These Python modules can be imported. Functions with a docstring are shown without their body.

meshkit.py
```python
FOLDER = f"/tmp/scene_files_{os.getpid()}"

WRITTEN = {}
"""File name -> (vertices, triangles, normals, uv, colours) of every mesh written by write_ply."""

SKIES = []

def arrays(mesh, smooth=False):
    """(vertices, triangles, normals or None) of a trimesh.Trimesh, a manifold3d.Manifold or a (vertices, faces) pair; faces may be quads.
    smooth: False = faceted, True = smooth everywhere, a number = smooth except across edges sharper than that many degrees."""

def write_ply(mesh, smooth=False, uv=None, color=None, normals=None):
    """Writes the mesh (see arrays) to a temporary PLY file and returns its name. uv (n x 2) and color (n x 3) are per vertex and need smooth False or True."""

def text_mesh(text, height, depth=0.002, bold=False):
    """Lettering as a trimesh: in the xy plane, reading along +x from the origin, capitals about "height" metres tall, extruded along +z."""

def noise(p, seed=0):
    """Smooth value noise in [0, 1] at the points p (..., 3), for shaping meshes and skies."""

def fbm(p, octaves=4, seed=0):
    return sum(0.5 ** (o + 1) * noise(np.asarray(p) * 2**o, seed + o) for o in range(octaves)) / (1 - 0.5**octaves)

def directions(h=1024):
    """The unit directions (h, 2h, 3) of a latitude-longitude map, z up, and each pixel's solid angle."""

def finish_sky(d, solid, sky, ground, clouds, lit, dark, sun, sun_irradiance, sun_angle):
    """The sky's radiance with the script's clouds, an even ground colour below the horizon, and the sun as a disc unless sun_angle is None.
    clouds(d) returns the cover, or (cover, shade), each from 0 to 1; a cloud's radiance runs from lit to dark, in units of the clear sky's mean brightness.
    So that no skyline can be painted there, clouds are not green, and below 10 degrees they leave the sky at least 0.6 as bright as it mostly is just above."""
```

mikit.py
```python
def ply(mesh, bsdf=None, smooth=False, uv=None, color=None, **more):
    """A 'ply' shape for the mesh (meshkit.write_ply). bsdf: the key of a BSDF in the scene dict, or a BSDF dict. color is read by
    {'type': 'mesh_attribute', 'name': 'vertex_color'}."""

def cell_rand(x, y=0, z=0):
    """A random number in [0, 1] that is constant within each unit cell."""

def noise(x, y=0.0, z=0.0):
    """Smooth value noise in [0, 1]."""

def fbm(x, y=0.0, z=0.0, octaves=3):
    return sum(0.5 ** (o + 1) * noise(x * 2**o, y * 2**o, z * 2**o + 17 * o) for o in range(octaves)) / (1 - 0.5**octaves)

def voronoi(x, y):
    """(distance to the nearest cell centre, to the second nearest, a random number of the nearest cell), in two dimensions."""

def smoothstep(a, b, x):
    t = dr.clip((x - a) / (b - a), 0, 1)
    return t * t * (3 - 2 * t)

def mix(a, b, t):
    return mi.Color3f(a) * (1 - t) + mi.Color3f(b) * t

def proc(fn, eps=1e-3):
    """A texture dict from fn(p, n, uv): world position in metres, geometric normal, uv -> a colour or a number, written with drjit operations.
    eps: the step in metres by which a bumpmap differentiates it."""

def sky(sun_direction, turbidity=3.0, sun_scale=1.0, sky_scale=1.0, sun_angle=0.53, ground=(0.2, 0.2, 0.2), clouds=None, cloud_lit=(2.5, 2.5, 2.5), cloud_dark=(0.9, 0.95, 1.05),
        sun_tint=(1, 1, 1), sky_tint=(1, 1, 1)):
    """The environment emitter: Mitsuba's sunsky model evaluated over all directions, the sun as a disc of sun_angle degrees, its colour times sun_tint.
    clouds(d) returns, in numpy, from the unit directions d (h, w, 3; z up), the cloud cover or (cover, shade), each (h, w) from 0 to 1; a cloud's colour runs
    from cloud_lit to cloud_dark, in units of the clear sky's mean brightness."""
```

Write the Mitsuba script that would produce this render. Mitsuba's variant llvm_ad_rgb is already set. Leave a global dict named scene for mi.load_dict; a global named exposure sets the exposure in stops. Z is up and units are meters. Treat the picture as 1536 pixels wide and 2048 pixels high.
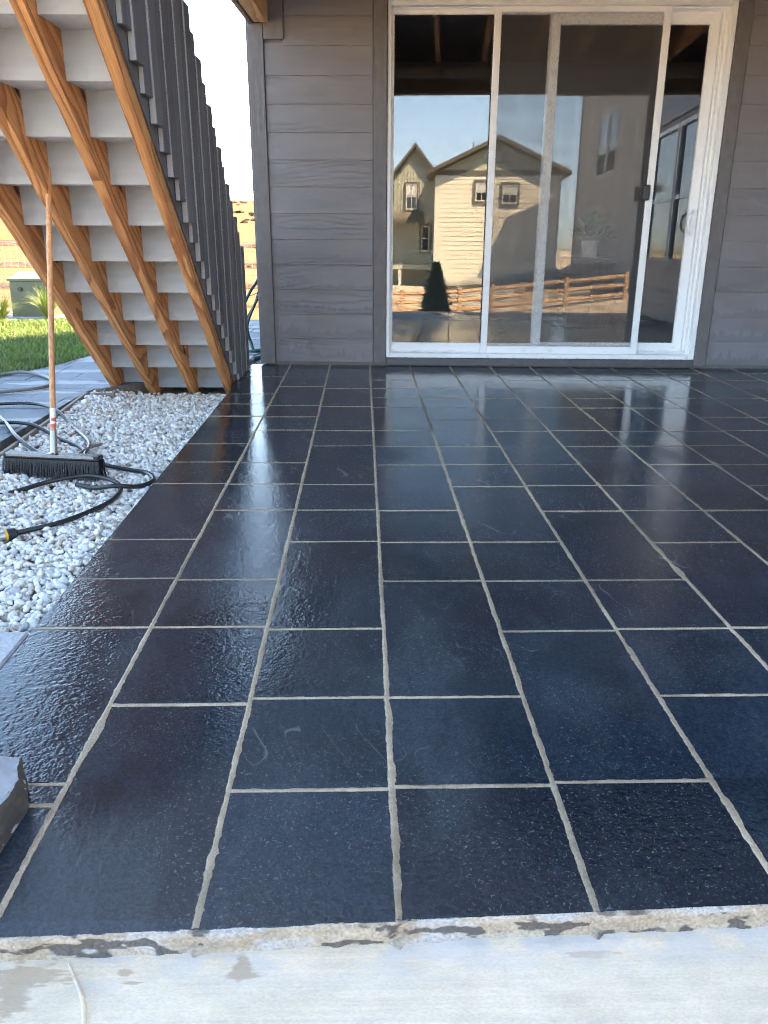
import math, random
import numpy as np, trimesh, mitsuba as mi, drjit as dr
import mikit, meshkit
from mikit import noise, fbm, voronoi, cell_rand, smoothstep, mix, proc
from scipy.spatial import ConvexHull

T = mi.ScalarTransform4f
scene, labels = {}, {}
RNG = np.random.default_rng(7)

# ------------------------------------------------------------------ camera, sky, exposure
F_PX, PITCH, YAW, ROLL = 1600.24, 0.339568, 0.026587, 0.00483     # focal length in pixels of the 1536 x 2048 photograph
cp, sp, cy, sy, cr, sr = [f(a) for a in (PITCH, YAW, ROLL) for f in (math.cos, math.sin)]
fwd = np.array([sy * cp, cy * cp, -sp]); right0 = np.array([cy, -sy, 0]); up0 = np.cross(right0, fwd)
up = -sr * right0 + cr * up0
EYE = np.array([0, 0, 1.0])
scene['camera'] = {'type': 'perspective', 'fov_axis': 'x', 'fov': math.degrees(2 * math.atan(768 / F_PX)), 'near_clip': 0.02, 'far_clip': 2000.0,
                   'to_world': T().look_at(origin=EYE.tolist(), target=(EYE + fwd).tolist(), up=up.tolist())}
SUN_AZ, SUN_EL = math.radians(43.0), math.radians(55.0)               # azimuth from +y towards +x
SUN = [math.sin(SUN_AZ) * math.cos(SUN_EL), math.cos(SUN_AZ) * math.cos(SUN_EL), math.sin(SUN_EL)]
scene['sky_light'] = mikit.sky(SUN, turbidity=3.0, ground=(0.25, 0.22, 0.16), sun_scale=1.0, sun_tint=(1.0, 0.92, 0.78), sky_tint=(1.14, 1.0, 0.85))
exposure = 4.85

# ------------------------------------------------------------------ helpers
def fresh(key):
    if key not in scene and key not in labels:
        return key
    n = 1
    while f'{key}_{n:03d}' in scene or f'{key}_{n:03d}' in labels:
        n += 1
    return f'{key}_{n:03d}'

def metric_uv(mesh):
    """Faces set apart, each with coordinates in metres along two right-angled tangents, so that bump maps are well conditioned on slivers too."""
    v, f, _ = meshkit.arrays(mesh)
    p = v[f]
    n = np.cross(p[:, 1] - p[:, 0], p[:, 2] - p[:, 0]); ln = np.linalg.norm(n, axis=1)
    p, n = p[ln > 1e-12], n[ln > 1e-12] / ln[ln > 1e-12][:, None]
    ref = np.where(np.abs(n[:, 2:3]) < 0.8, [[0, 0, 1.0]], [[1.0, 0, 0]])
    a = np.cross(ref, n); a /= np.linalg.norm(a, axis=1, keepdims=True); b = np.cross(n, a)
    uv = np.stack([(p * a[:, None]).sum(-1), (p * b[:, None]).sum(-1)], -1)
    return (p.reshape(-1, 3), np.arange(len(p) * 3).reshape(-1, 3)), uv.reshape(-1, 2)

def obj(name, mesh, mat, parent=None, smooth=False, **kw):
    key = fresh(f'{parent}__{name}' if parent else name)
    if smooth is False and 'color' not in kw:
        mesh, kw['uv'] = metric_uv(mesh)
    scene[key] = mikit.ply(mesh, mat, smooth=smooth, **kw)
    return key

def tag(key, label=None, category=None, group=None, kind=None):
    d = {k: v for k, v in (('label', label), ('category', category), ('group', group), ('kind', kind)) if v}
    labels[key] = d
    return key

def thing(name, label, category=None, group=None, kind=None):
    return tag(fresh(name), label, category, group, kind)

def box(x0, x1, y0, y1, z0, z1):
    v = np.array([[x, y, z] for x in (x0, x1) for y in (y0, y1) for z in (z0, z1)], float)
    f = np.array([[0, 1, 3], [0, 3, 2], [4, 6, 7], [4, 7, 5], [0, 4, 5], [0, 5, 1], [2, 3, 7], [2, 7, 6], [0, 2, 6], [0, 6, 4], [1, 5, 7], [1, 7, 3]])
    return v, f

def hull(pts):
    pts = np.asarray(pts, float)
    h = ConvexHull(pts)
    f = h.simplices.copy()
    n = np.cross(pts[f[:, 1]] - pts[f[:, 0]], pts[f[:, 2]] - pts[f[:, 0]])
    flip = (n * h.equations[:, :3]).sum(1) < 0
    f[flip] = f[flip][:, ::-1]
    used = np.unique(f)
    re = np.zeros(len(pts), int); re[used] = np.arange(len(used))
    return pts[used], re[f]

def cbox(x0, x1, y0, y1, z0, z1, c=0.003):
    lo, hi = np.array([x0, y0, z0]), np.array([x1, y1, z1])
    c = min(c, 0.45 * (hi - lo).min())
    pts = []
    for s in np.ndindex(2, 2, 2):
        p = np.where(np.array(s) == 1, hi, lo); d = np.where(np.array(s) == 1, -c, c)
        for k in range(3):
            q = p + d; q[k] = p[k]; pts.append(q)
    return hull(pts)

def join(parts):
    vs, fs, n = [], [], 0
    for v, f in parts:
        f = np.asarray(f)
        if f.shape[1] == 4:
            f = np.vstack([f[:, [0, 1, 2]], f[:, [0, 2, 3]]])
        vs.append(v); fs.append(f + n); n += len(v)
    return np.vstack(vs), np.vstack(fs)

def prism(poly, axis, a0, a1):
    """Extrudes a polygon given in the two other axes (in order) along axis 0, 1 or 2."""
    p = np.asarray(poly, float); n = len(p)
    other = [k for k in range(3) if k != axis]
    import shapely.geometry as sg
    tri_v, tri_f = trimesh.creation.triangulate_polygon(sg.Polygon(p), engine='earcut')
    tri_v = np.asarray(tri_v); tri_f = np.asarray(tri_f)
    def lift(q, a):
        v = np.zeros((len(q), 3)); v[:, other[0]] = q[:, 0]; v[:, other[1]] = q[:, 1]; v[:, axis] = a
        return v
    v = np.vstack([lift(p, a0), lift(p, a1), lift(tri_v, a0), lift(tri_v, a1)])
    i = np.arange(n); j = (i + 1) % n
    f = [np.stack([i, j, j + n], 1), np.stack([i, j + n, i + n], 1), tri_f + 2 * n, tri_f[:, ::-1] + 2 * n + len(tri_v)]
    m = trimesh.Trimesh(v, np.vstack(f), process=False)
    m.merge_vertices(); m.fix_normals()
    return np.array(m.vertices), np.array(m.faces)

def spline(pts, n=12):
    p = np.asarray(pts, float)
    p = np.vstack([2 * p[0] - p[1], p, 2 * p[-1] - p[-2]])
    out = []
    for k in range(1, len(p) - 2):
        t = np.linspace(0, 1, n, endpoint=False)[:, None]
        a, b, c, d = p[k - 1:k + 3]
        out.append(0.5 * (2 * b + (c - a) * t + (2 * a - 5 * b + 4 * c - d) * t ** 2 + (3 * b - a - 3 * c + d) * t ** 3))
    return np.vstack(out + [p[-2][None]])

def tube(path, r, m=10, cap=True):
    path = np.asarray(path, float); n = len(path)
    r = np.broadcast_to(np.asarray(r, float), (n,))
    t = np.gradient(path, axis=0); t /= np.linalg.norm(t, axis=1, keepdims=True) + 1e-12
    ref = np.array([0, 0, 1.0]) if abs(t[0, 2]) < 0.9 else np.array([1.0, 0, 0])
    vs, prev = [], ref
    ang = np.arange(m) * 2 * np.pi / m
    for k in range(n):
        a = prev - (prev @ t[k]) * t[k]; a /= np.linalg.norm(a) + 1e-12; b = np.cross(t[k], a); prev = a
        vs.append(path[k] + r[k] * (np.cos(ang)[:, None] * a + np.sin(ang)[:, None] * b))
    v = np.vstack(vs); i = np.arange(m); j = (i + 1) % m; f = []
    for k in range(n - 1):
        o = k * m
        f += [np.stack([o + i, o + j, o + m + j], 1), np.stack([o + i, o + m + j, o + m + i], 1)]
    if cap:
        v = np.vstack([v, path[:1], path[-1:]]); c0, c1 = len(v) - 2, len(v) - 1
        f += [np.stack([j, i, i * 0 + c0], 1), np.stack([(n - 1) * m + i, (n - 1) * m + j, i * 0 + c1], 1)]
    return v, np.vstack(f)

def xf(mesh, M):
    v, f = mesh
    return v @ M[:3, :3].T + M[:3, 3], f

def sheet(xs, ys, z):
    X, Y = np.meshgrid(xs, ys)
    Z = z(X, Y) if callable(z) else np.full_like(X, z)
    v = np.stack([X, Y, Z], -1).reshape(-1, 3); w = len(xs)
    i = (np.arange(len(ys) - 1)[:, None] * w + np.arange(w - 1)[None]).ravel()
    return v, np.vstack([np.stack([i, i + 1, i + w + 1], 1), np.stack([i, i + w + 1, i + w], 1)])

A = 0.0507                                           # the house stands a few degrees askew to the pavers
HM = np.array([[math.cos(A), math.sin(A), 0, 0], [-math.sin(A), math.cos(A), 0, 6.278], [0, 0, 1, 0], [0, 0, 0, 1.0]])
LEAN = 0.0105                                        # the patio falls away from the house, so the door leans back against it
DM = HM @ np.array([[1, 0, 0, 0], [0, 1, LEAN, 0], [0, 0, 1, 0], [0, 0, 0, 1.0]])
H = lambda m: xf(m, HM)
D = lambda m: xf(m, DM)

# ------------------------------------------------------------------ materials
def mat(name, base, rough=0.6, bump=None, bscale=0.001, beps=1e-3, two=True, **kw):
    tex = lambda x: proc(x) if callable(x) else ({'type': 'rgb', 'value': list(x)} if isinstance(x, (tuple, list)) else x)
    b = {'type': 'principled', 'base_color': tex(base), 'roughness': tex(rough), **{'specular': 0.5, **kw}}
    if bump is not None:
        b = {'type': 'bumpmap', 'arbitrary': proc(bump, eps=beps), 'scale': bscale, 'bsdf': b}
    scene[name] = {'type': 'twosided', 'bsdf': b} if two else b
    return name

def ridge(x):                                        # 1 on a contour line, 0 between
    f = x - dr.floor(x)
    return dr.maximum(1 - dr.abs(f - 0.5) * 5, 0)

# wet charcoal pavers
def tile_col(p, n, uv):
    per = cell_rand((p.x + 0.876) / 0.309, p.y / 0.317 - 0.02)
    m = fbm(p.x * 5, p.y * 5, 1.0, 4)
    g = 0.5 * noise(p.x * 210, p.y * 210) + 0.5 * noise(p.x * 430, p.y * 430, 7.0)
    c = mix((0.0036, 0.0104, 0.0190), (0.0135, 0.0300, 0.0460), dr.clip(m * 0.55 + (g - 0.5) * 1.5 + 0.12, 0, 1))
    c = c * (0.72 + 0.56 * per)
    dry = smoothstep(0.50, 0.74, fbm(p.x * 7 + 3, p.y * 3.2, 3.0, 4)) * smoothstep(3.4, 1.6, p.y)
    c = mix(c, (0.046, 0.066, 0.082), dry * (0.25 + 0.6 * g) * 0.55)
    sp_ = smoothstep(0.80, 0.95, noise(p.x * 360, p.y * 360, 5.0)) * smoothstep(0.30, 0.62, fbm(p.x * 4, p.y * 4, 9.0, 3))
    scr = smoothstep(0.985, 0.995, 1 - dr.abs(noise(p.x * 30 + p.y * 16, p.y * 7 - p.x * 11, 4.0) - 0.5)) * smoothstep(0.66, 0.74, noise(p.x * 5, p.y * 5, 12.0))
    return mix(c, (0.20, 0.20, 0.195), dr.clip(sp_ * 0.55 + scr * 0.35, 0, 1))
def tile_rough(p, n, uv):
    wet = fbm(p.x * 1.7, p.y * 1.1, 4.0, 3)
    far = smoothstep(0.9, 3.0, p.y) * 0.24 + smoothstep(0.05, -0.38, p.x) * 0.24 * smoothstep(0.9, 1.5, p.y)
    w = smoothstep(0.40, 0.66, wet + far)
    return dr.clip(0.40 - 0.33 * w + 0.06 * (noise(p.x * 150, p.y * 150) - 0.5), 0.05, 0.55)
def tile_bump(p, n, uv):
    warp = 2.5 * noise(p.x * 9, p.y * 9)
    soft = fbm(p.x * 115 + warp, p.y * 130 + warp, 0.0, 2)
    near = (0.42 + 1.15 * smoothstep(4.4, 2.2, p.y)) * (1 - 0.45 * smoothstep(1.9, 1.4, p.y) * smoothstep(-0.62, -0.50, p.x))
    return near * (soft * 0.66 + 0.20 * noise(p.x * 330, p.y * 330, 3.0)) + 0.7 * fbm(p.x * 13, p.y * 13, 7.0, 2) + 0.12 * near * noise(p.x * 62, p.y * 80, 5.0)
mat('tile_mat', tile_col, tile_rough, tile_bump, 0.0010, 8e-4, specular=0.85)
def grout_col(p, n, uv):
    m = fbm(p.x * 30, p.y * 30, p.z * 30, 3); g = noise(p.x * 420, p.y * 420, p.z * 420)
    wet = smoothstep(0.45, 0.7, fbm(p.x * 2.3, p.y * 2.3, 2.0, 2))
    c = mix((0.27, 0.205, 0.135), (0.48, 0.385, 0.27), m) * (0.7 + 0.6 * g)
    c = c * (1 - 0.30 * wet)
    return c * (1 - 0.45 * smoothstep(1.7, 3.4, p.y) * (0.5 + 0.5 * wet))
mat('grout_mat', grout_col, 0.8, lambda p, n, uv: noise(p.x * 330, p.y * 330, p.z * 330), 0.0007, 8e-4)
# lap siding
def siding_grain(p, n, uv):
    k = dr.floor((p.z - 0.025) / 0.1805)
    o = k * 7.31
    w = fbm(p.x * 1.3 + o, p.z * 7, o, 2)
    amp = smoothstep(0.35, 0.75, noise(p.x * 1.1 + o, p.z * 9 + o, 3.0))
    return ridge(p.z * 26 + 5.0 * w + 0.5 * noise(p.x * 14, p.z * 60, o)) * (0.25 + 0.75 * amp)
def siding_col(p, n, uv):
    m = fbm(p.x * 3, p.z * 12, 1.0, 3)
    c = mix((0.152, 0.140, 0.143), (0.186, 0.172, 0.176), m)
    k = (p.z - 0.025) / 0.1805; f = k - dr.floor(k)
    drip = noise(p.x * 46, dr.floor(k) * 5.1, 2.0) * 0.55 * noise(p.x * 13, dr.floor(k) * 2.3, 8.0) * 2 + 0.45 * noise(p.x * 4, dr.floor(k) * 3.7, 5.0) + 0.12 * noise(p.x * 90, p.z * 40, 1.0)
    reach = smoothstep(5.2, 0.4, k)
    wet = smoothstep(0.0, 0.06, drip * reach * 0.78 - f)
    haze = smoothstep(0.42, 0.6, fbm(p.x * 4, p.z * 9, 6.0, 3)) * smoothstep(4.6, 1.0, k)
    c = mix(c, (0.20, 0.202, 0.222), 0.5 * haze)
    return mix(c, (0.092, 0.091, 0.102), wet * 0.32)
mat('siding_mat', siding_col, 0.5, siding_grain, 0.0030, 1e-3)
def trim_grain(p, n, uv):
    w = fbm(p.x * 12, p.z * 1.6, 4.0, 2)
    return ridge(p.x * 42 + 4 * w) * 0.8 + 0.4 * noise(p.x * 90, p.z * 60, 1.0)
mat('trim_mat', lambda p, n, uv: mix((0.096, 0.088, 0.088), (0.148, 0.137, 0.136), fbm(p.x * 30, p.z * 22, p.y * 20, 3)), 0.55, trim_grain, 0.0022, 1e-3)
mat('base_trim_mat', lambda p, n, uv: mix((0.05, 0.05, 0.055), (0.10, 0.10, 0.105), fbm(p.x * 40, p.z * 120, p.y * 20, 3)), 0.5, lambda p, n, uv: noise(p.x * 90, p.z * 200, 2.0), 0.0008, 1e-3)
def vinyl_col(p, n, uv):
    d = smoothstep(0.62, 0.8, fbm(p.x * 25, p.z * 25, p.y * 25, 3)) * smoothstep(0.25, 0.05, p.z)
    return mix(mix((0.78, 0.78, 0.775), (0.83, 0.83, 0.82), fbm(p.x * 3, p.z * 3, 1.0, 2)), (0.45, 0.43, 0.40), d * 0.5)
mat('vinyl_mat', vinyl_col, 0.6, specular=0.3)
scene['glass_mat'] = {'type': 'thindielectric', 'int_ior': 1.8, 'ext_ior': 1.0}
mat('screen_mat', (0.10, 0.10, 0.10), 0.5)
mat('black_plastic_mat', (0.022, 0.022, 0.024), 0.4)

def wood(name, along, across, third, dark, light, knots=True, rough=0.6, freq=1.0):
    al, ac, th = [np.asarray(a, float) for a in (along, across, third)]
    dot = lambda p, a: p.x * float(a[0]) + p.y * float(a[1]) + p.z * float(a[2])
    def field(p):
        s, t, q = dot(p, al), dot(p, ac), dot(p, th)
        o = cell_rand(dr.floor(q * 6.1 + 0.37)) * 9
        return s, t, q, o
    def col(p, n, uv):
        s, t, q, o = field(p)
        w = fbm(s * 1.1 * freq + o, t * 5 * freq, q * 5 * freq, 3)
        rings = t * 16 * freq + q * 9 * freq + 7 * w
        r = rings - dr.floor(rings)
        late = smoothstep(0.35, 0.95, r) * (1 - smoothstep(0.95, 1.0, r))
        fine = noise(s * 14, t * 260, q * 260)
        c = mix(light, dark, late * 0.85)
        c = c * (0.8 + 0.4 * fine) * (0.75 + 0.5 * noise(s * 1.7 + o, t * 3, q * 3))
        if knots:
            kx, k2, kr = voronoi(s * 2.2 + o, t * 5)
            kn = smoothstep(0.13, 0.04, kx) * dr.select(kr > 0.55, 1.0, 0.0)
            c = mix(c, tuple(0.25 * float(x) for x in dark), kn)
        return c
    return mat(name, col, rough, lambda p, n, uv: noise(dot(p, al) * 12, dot(p, ac) * 230, dot(p, th) * 230), 0.0006, 8e-4)
SL = np.array([0, -0.7917, 0.6109]); SN = np.array([0, 0.6109, 0.7917])
wood('stringer_mat', SL, SN, (1, 0, 0), (0.27, 0.100, 0.034), (0.54, 0.275, 0.108))
wood('joist_mat', (0, 1, 0), (0, 0, 1), (1, 0, 0), (0.40, 0.17, 0.065), (0.62, 0.32, 0.14))
wood('beam_mat', (0, 1, 0), (1, 0, 0), (0, 0, 1), (0.33, 0.17, 0.065), (0.52, 0.33, 0.16))
wood('rail_mat', (1, 0, 0), (0, 0, 1), (0, 1, 0), (0.40, 0.235, 0.125), (0.63, 0.42, 0.25), rough=0.7)
wood('handle_mat', (0.02, 0.3, 0.95), (1, 0, 0), (0, 1, 0), (0.42, 0.20, 0.085), (0.55, 0.30, 0.14), knots=False, rough=0.35, freq=2.0)
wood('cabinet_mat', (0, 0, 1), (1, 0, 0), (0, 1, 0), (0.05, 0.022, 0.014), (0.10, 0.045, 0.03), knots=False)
mat('riser_mat', lambda p, n, uv: mix((0.36, 0.41, 0.455), (0.43, 0.48, 0.525), fbm(p.x * 3, p.z * 40, p.y * 5, 3)), 0.55, lambda p, n, uv: noise(p.x * 20, p.z * 300, p.y * 300), 0.0003, 8e-4)
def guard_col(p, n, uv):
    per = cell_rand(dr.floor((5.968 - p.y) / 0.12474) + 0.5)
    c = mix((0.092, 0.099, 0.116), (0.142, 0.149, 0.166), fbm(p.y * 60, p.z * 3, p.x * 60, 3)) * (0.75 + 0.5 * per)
    return dr.select(dr.abs(n.y) > 0.9, mix((0.26, 0.265, 0.275), (0.34, 0.345, 0.355), fbm(p.x * 90, p.z * 9, 1.0, 3)), c)   # faces along y coloured paler, painting in the sky light they catch
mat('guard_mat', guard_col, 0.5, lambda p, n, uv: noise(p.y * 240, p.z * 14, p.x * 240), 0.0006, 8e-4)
mat('deckboard_mat', lambda p, n, uv: mix((0.20, 0.18, 0.16), (0.28, 0.255, 0.23), fbm(p.x * 2, p.y * 40, p.z * 5, 3)), 0.6)
mat('gravel_mat', {'type': 'mesh_attribute', 'name': 'vertex_color'}, 0.45)
mat('leaf_mat', {'type': 'mesh_attribute', 'name': 'vertex_color'}, 0.5)
def soil_col(p, n, uv):
    return mix((0.10, 0.075, 0.055), (0.24, 0.20, 0.16), fbm(p.x * 40, p.y * 40, 2.0, 3))
mat('soil_mat', soil_col, 0.9, lambda p, n, uv: fbm(p.x * 60, p.y * 60, 1.0, 3), 0.006, 2e-3)
def conc_col(p, n, uv):
    m = fbm(p.x * 6, p.y * 22, 1.0, 4); streak = noise(p.x * 5, p.y * 330, 3.0)
    c = mix((0.60, 0.49, 0.35), (0.76, 0.635, 0.47), m * 0.8 + 0.3 * streak)
    c = mix(c, (0.62, 0.52, 0.36), 0.35 * smoothstep(0.58, 0.8, fbm(p.x * 7, p.y * 7, 8.0, 3)))
    c = c * (0.86 + 0.28 * fbm(p.x * 17, p.y * 30, 12.0, 4))
    pit = smoothstep(0.86, 0.93, noise(p.x * 170, p.y * 170, 1.0))
    c = mix(c, (0.33, 0.31, 0.29), pit * 0.12)
    c = c * (0.92 + 0.16 * noise(p.x * 260, p.y * 700, 6.0))
    edge = smoothstep(0.10, 0.0, 0.943 + 0.033 * p.x - p.y) * smoothstep(0.35, 0.6, fbm(p.x * 18, p.y * 30, 4.0, 3))
    c = mix(c, (0.50, 0.50, 0.52), edge * 0.5)
    def blot(x, y, rx, ry, seed):
        d = dr.sqrt(dr.square((p.x - x) / rx) + dr.square((p.y - y) / ry)) + 1.1 * (fbm(p.x * 26, p.y * 60, seed, 3) - 0.5) + 0.7 * (fbm(p.x * 60, p.y * 330, seed + 3, 2) - 0.5)
        return smoothstep(1.0, 0.55, d)
    w = blot(-0.505, 0.865, 0.030, 0.055, 1.0) + blot(-0.50, 0.892, 0.09, 0.020, 2.0) + blot(-0.185, 0.899, 0.016, 0.030, 3.0) + blot(-0.178, 0.888, 0.028, 0.008, 4.0)
    w = w + blot(-0.355, 0.897, 0.018, 0.008, 5.0) + blot(-0.34, 0.878, 0.02, 0.006, 6.0) + 0.6 * blot(0.335, 0.912, 0.05, 0.010, 7.0)
    return mix(c, (0.36, 0.25, 0.15), dr.clip(w, 0, 1) * 0.6)
mat('concrete_mat', conc_col, 0.8, lambda p, n, uv: fbm(p.x * 40, p.y * 240, 1.0, 3) + 0.5 * noise(p.x * 200, p.y * 200, 2.0), 0.0008, 1e-3)
mat('pad_mat', lambda p, n, uv: mix((0.30, 0.31, 0.32), (0.42, 0.43, 0.44), fbm(p.x * 12, p.y * 12, p.z * 12, 4)) * (0.8 + 0.4 * noise(p.x * 230, p.y * 230, 1.0)), 0.55, lambda p, n, uv: fbm(p.x * 120, p.y * 120, 1.0, 2), 0.0008, 1e-3)
def mortar_col(p, n, uv):
    m = fbm(p.x * 16, p.z * 55, 2.0, 4); k = fbm(p.x * 24, p.z * 60, 9.0, 3)
    c = mix((0.30, 0.235, 0.165), (0.52, 0.44, 0.34), m)
    c = mix(c, (0.42, 0.385, 0.35), smoothstep(0.52, 0.64, fbm(p.x * 9, p.z * 40, 5.0, 3)))
    c = mix(c, (0.06, 0.052, 0.05), 0.85 * smoothstep(0.56, 0.66, k))
    return c * (0.7 + 0.6 * noise(p.x * 300, p.z * 300, p.y * 300))
mat('mortar_mat', mortar_col, 0.75)
def block_col(p, n, uv):
    m = fbm(p.x * 12, p.y * 12, p.z * 12, 4)
    v = ridge(p.y * 9 + p.z * 7 + 1.2 * fbm(p.x * 9, p.y * 9, p.z * 9, 3))
    c = mix((0.030, 0.028, 0.027), (0.085, 0.079, 0.072), m)
    c = mix(c, (0.20, 0.14, 0.07), 0.5 * v * smoothstep(0.4, 0.6, fbm(p.y * 14, p.z * 14, 3.0, 2)))
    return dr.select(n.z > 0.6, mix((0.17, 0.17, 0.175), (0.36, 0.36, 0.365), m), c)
mat('block_mat', block_col, 0.7, lambda p, n, uv: fbm(p.x * 90, p.y * 90, p.z * 90, 3), 0.002, 1e-3)
def path_col(p, n, uv):
    per = cell_rand(dr.floor(p.x / 0.309 + 5), dr.floor(p.y / 0.31))
    c = mix((0.105, 0.122, 0.143), (0.155, 0.175, 0.20), fbm(p.x * 5, p.y * 5, 2.0, 4)) * (0.85 + 0.3 * per)
    w = smoothstep(0.56, 0.60, fbm(p.x * 2.1 + 0.5, p.y * 6, 4.0, 3))
    return mix(c, (0.32, 0.33, 0.33), w * 0.8)
mat('path_mat', path_col, 0.62, lambda p, n, uv: fbm(p.x * 60, p.y * 90, 1.0, 3), 0.0012, 1e-3)
mat('edging_mat', lambda p, n, uv: mix((0.14, 0.11, 0.09), (0.25, 0.20, 0.165), fbm(p.x * 30, p.y * 9, p.z * 60, 3)), 0.6)
def dry_col(p, n, uv):
    far = smoothstep(25, 70, p.y)
    m = fbm(p.x * 0.10, p.y * 0.10, 1.0, 5); f = fbm(p.x * 1.3, p.y * 1.3, 2.0, 3)
    c = mix((0.066, 0.034, 0.0050), (0.100, 0.056, 0.0095), m * 0.6 + f * 0.5)
    shrub = smoothstep(0.60, 0.68, fbm(p.x * 0.16, p.y * 0.05, 6.0, 4)) * far
    c = mix(c, (0.035, 0.017, 0.008), shrub * 0.75)
    yard = smoothstep(-0.5, -3.0, p.y)
    rock = mix((0.28, 0.24, 0.18), (0.43, 0.38, 0.30), fbm(p.x * 4, p.y * 4, 3.0, 4))
    return mix(c, rock, yard * 0.95)
mat('dry_mat', dry_col, 0.9, lambda p, n, uv: fbm(p.x * 6, p.y * 6, 1.0, 3), 0.03, 5e-3)
mat('bristle_mat', (0.018, 0.018, 0.020), 0.55)
mat('hose_mat', (0.020, 0.021, 0.023), 0.25)
mat('grey_hose_mat', (0.16, 0.155, 0.15), 0.4)
mat('green_hose_mat', (0.012, 0.045, 0.038), 0.3)
mat('yellow_mat', (0.75, 0.42, 0.03), 0.4)
mat('metal_mat', (0.45, 0.45, 0.44), 0.35, metallic=0.9)
mat('sticker_mat', lambda p, n, uv: mix((0.75, 0.73, 0.68), (0.55, 0.12, 0.08), smoothstep(0.6, 0.66, noise(p.x * 40, p.z * 75, 1.0))), 0.4)
mat('olive_mat', lambda p, n, uv: mix((0.075, 0.088, 0.05), (0.10, 0.115, 0.065), fbm(p.x * 8, p.y * 8, p.z * 8, 3)), 0.45)
mat('pale_green_mat', lambda p, n, uv: mix((0.17, 0.24, 0.15), (0.21, 0.28, 0.18), fbm(p.x * 8, p.y * 8, p.z * 8, 3)), 0.45)
def lap(p, z0, e):
    k = (p.z - z0) / e
    return k - dr.floor(k)
mat('cream_mat', lambda p, n, uv: mix((0.72, 0.69, 0.57), (0.79, 0.76, 0.64), fbm(p.x * 0.6, p.z * 4, p.y * 0.6, 3)), 0.7)
mat('sage_mat', lambda p, n, uv: mix((0.44, 0.46, 0.35), (0.52, 0.54, 0.42), fbm(p.x * 2, p.z * 0.5, p.y, 3)), 0.7)
mat('umber_mat', lambda p, n, uv: mix((0.40, 0.41, 0.33), (0.48, 0.49, 0.40), fbm(p.x * 2, p.z * 0.5, p.y, 3)), 0.7)
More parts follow.
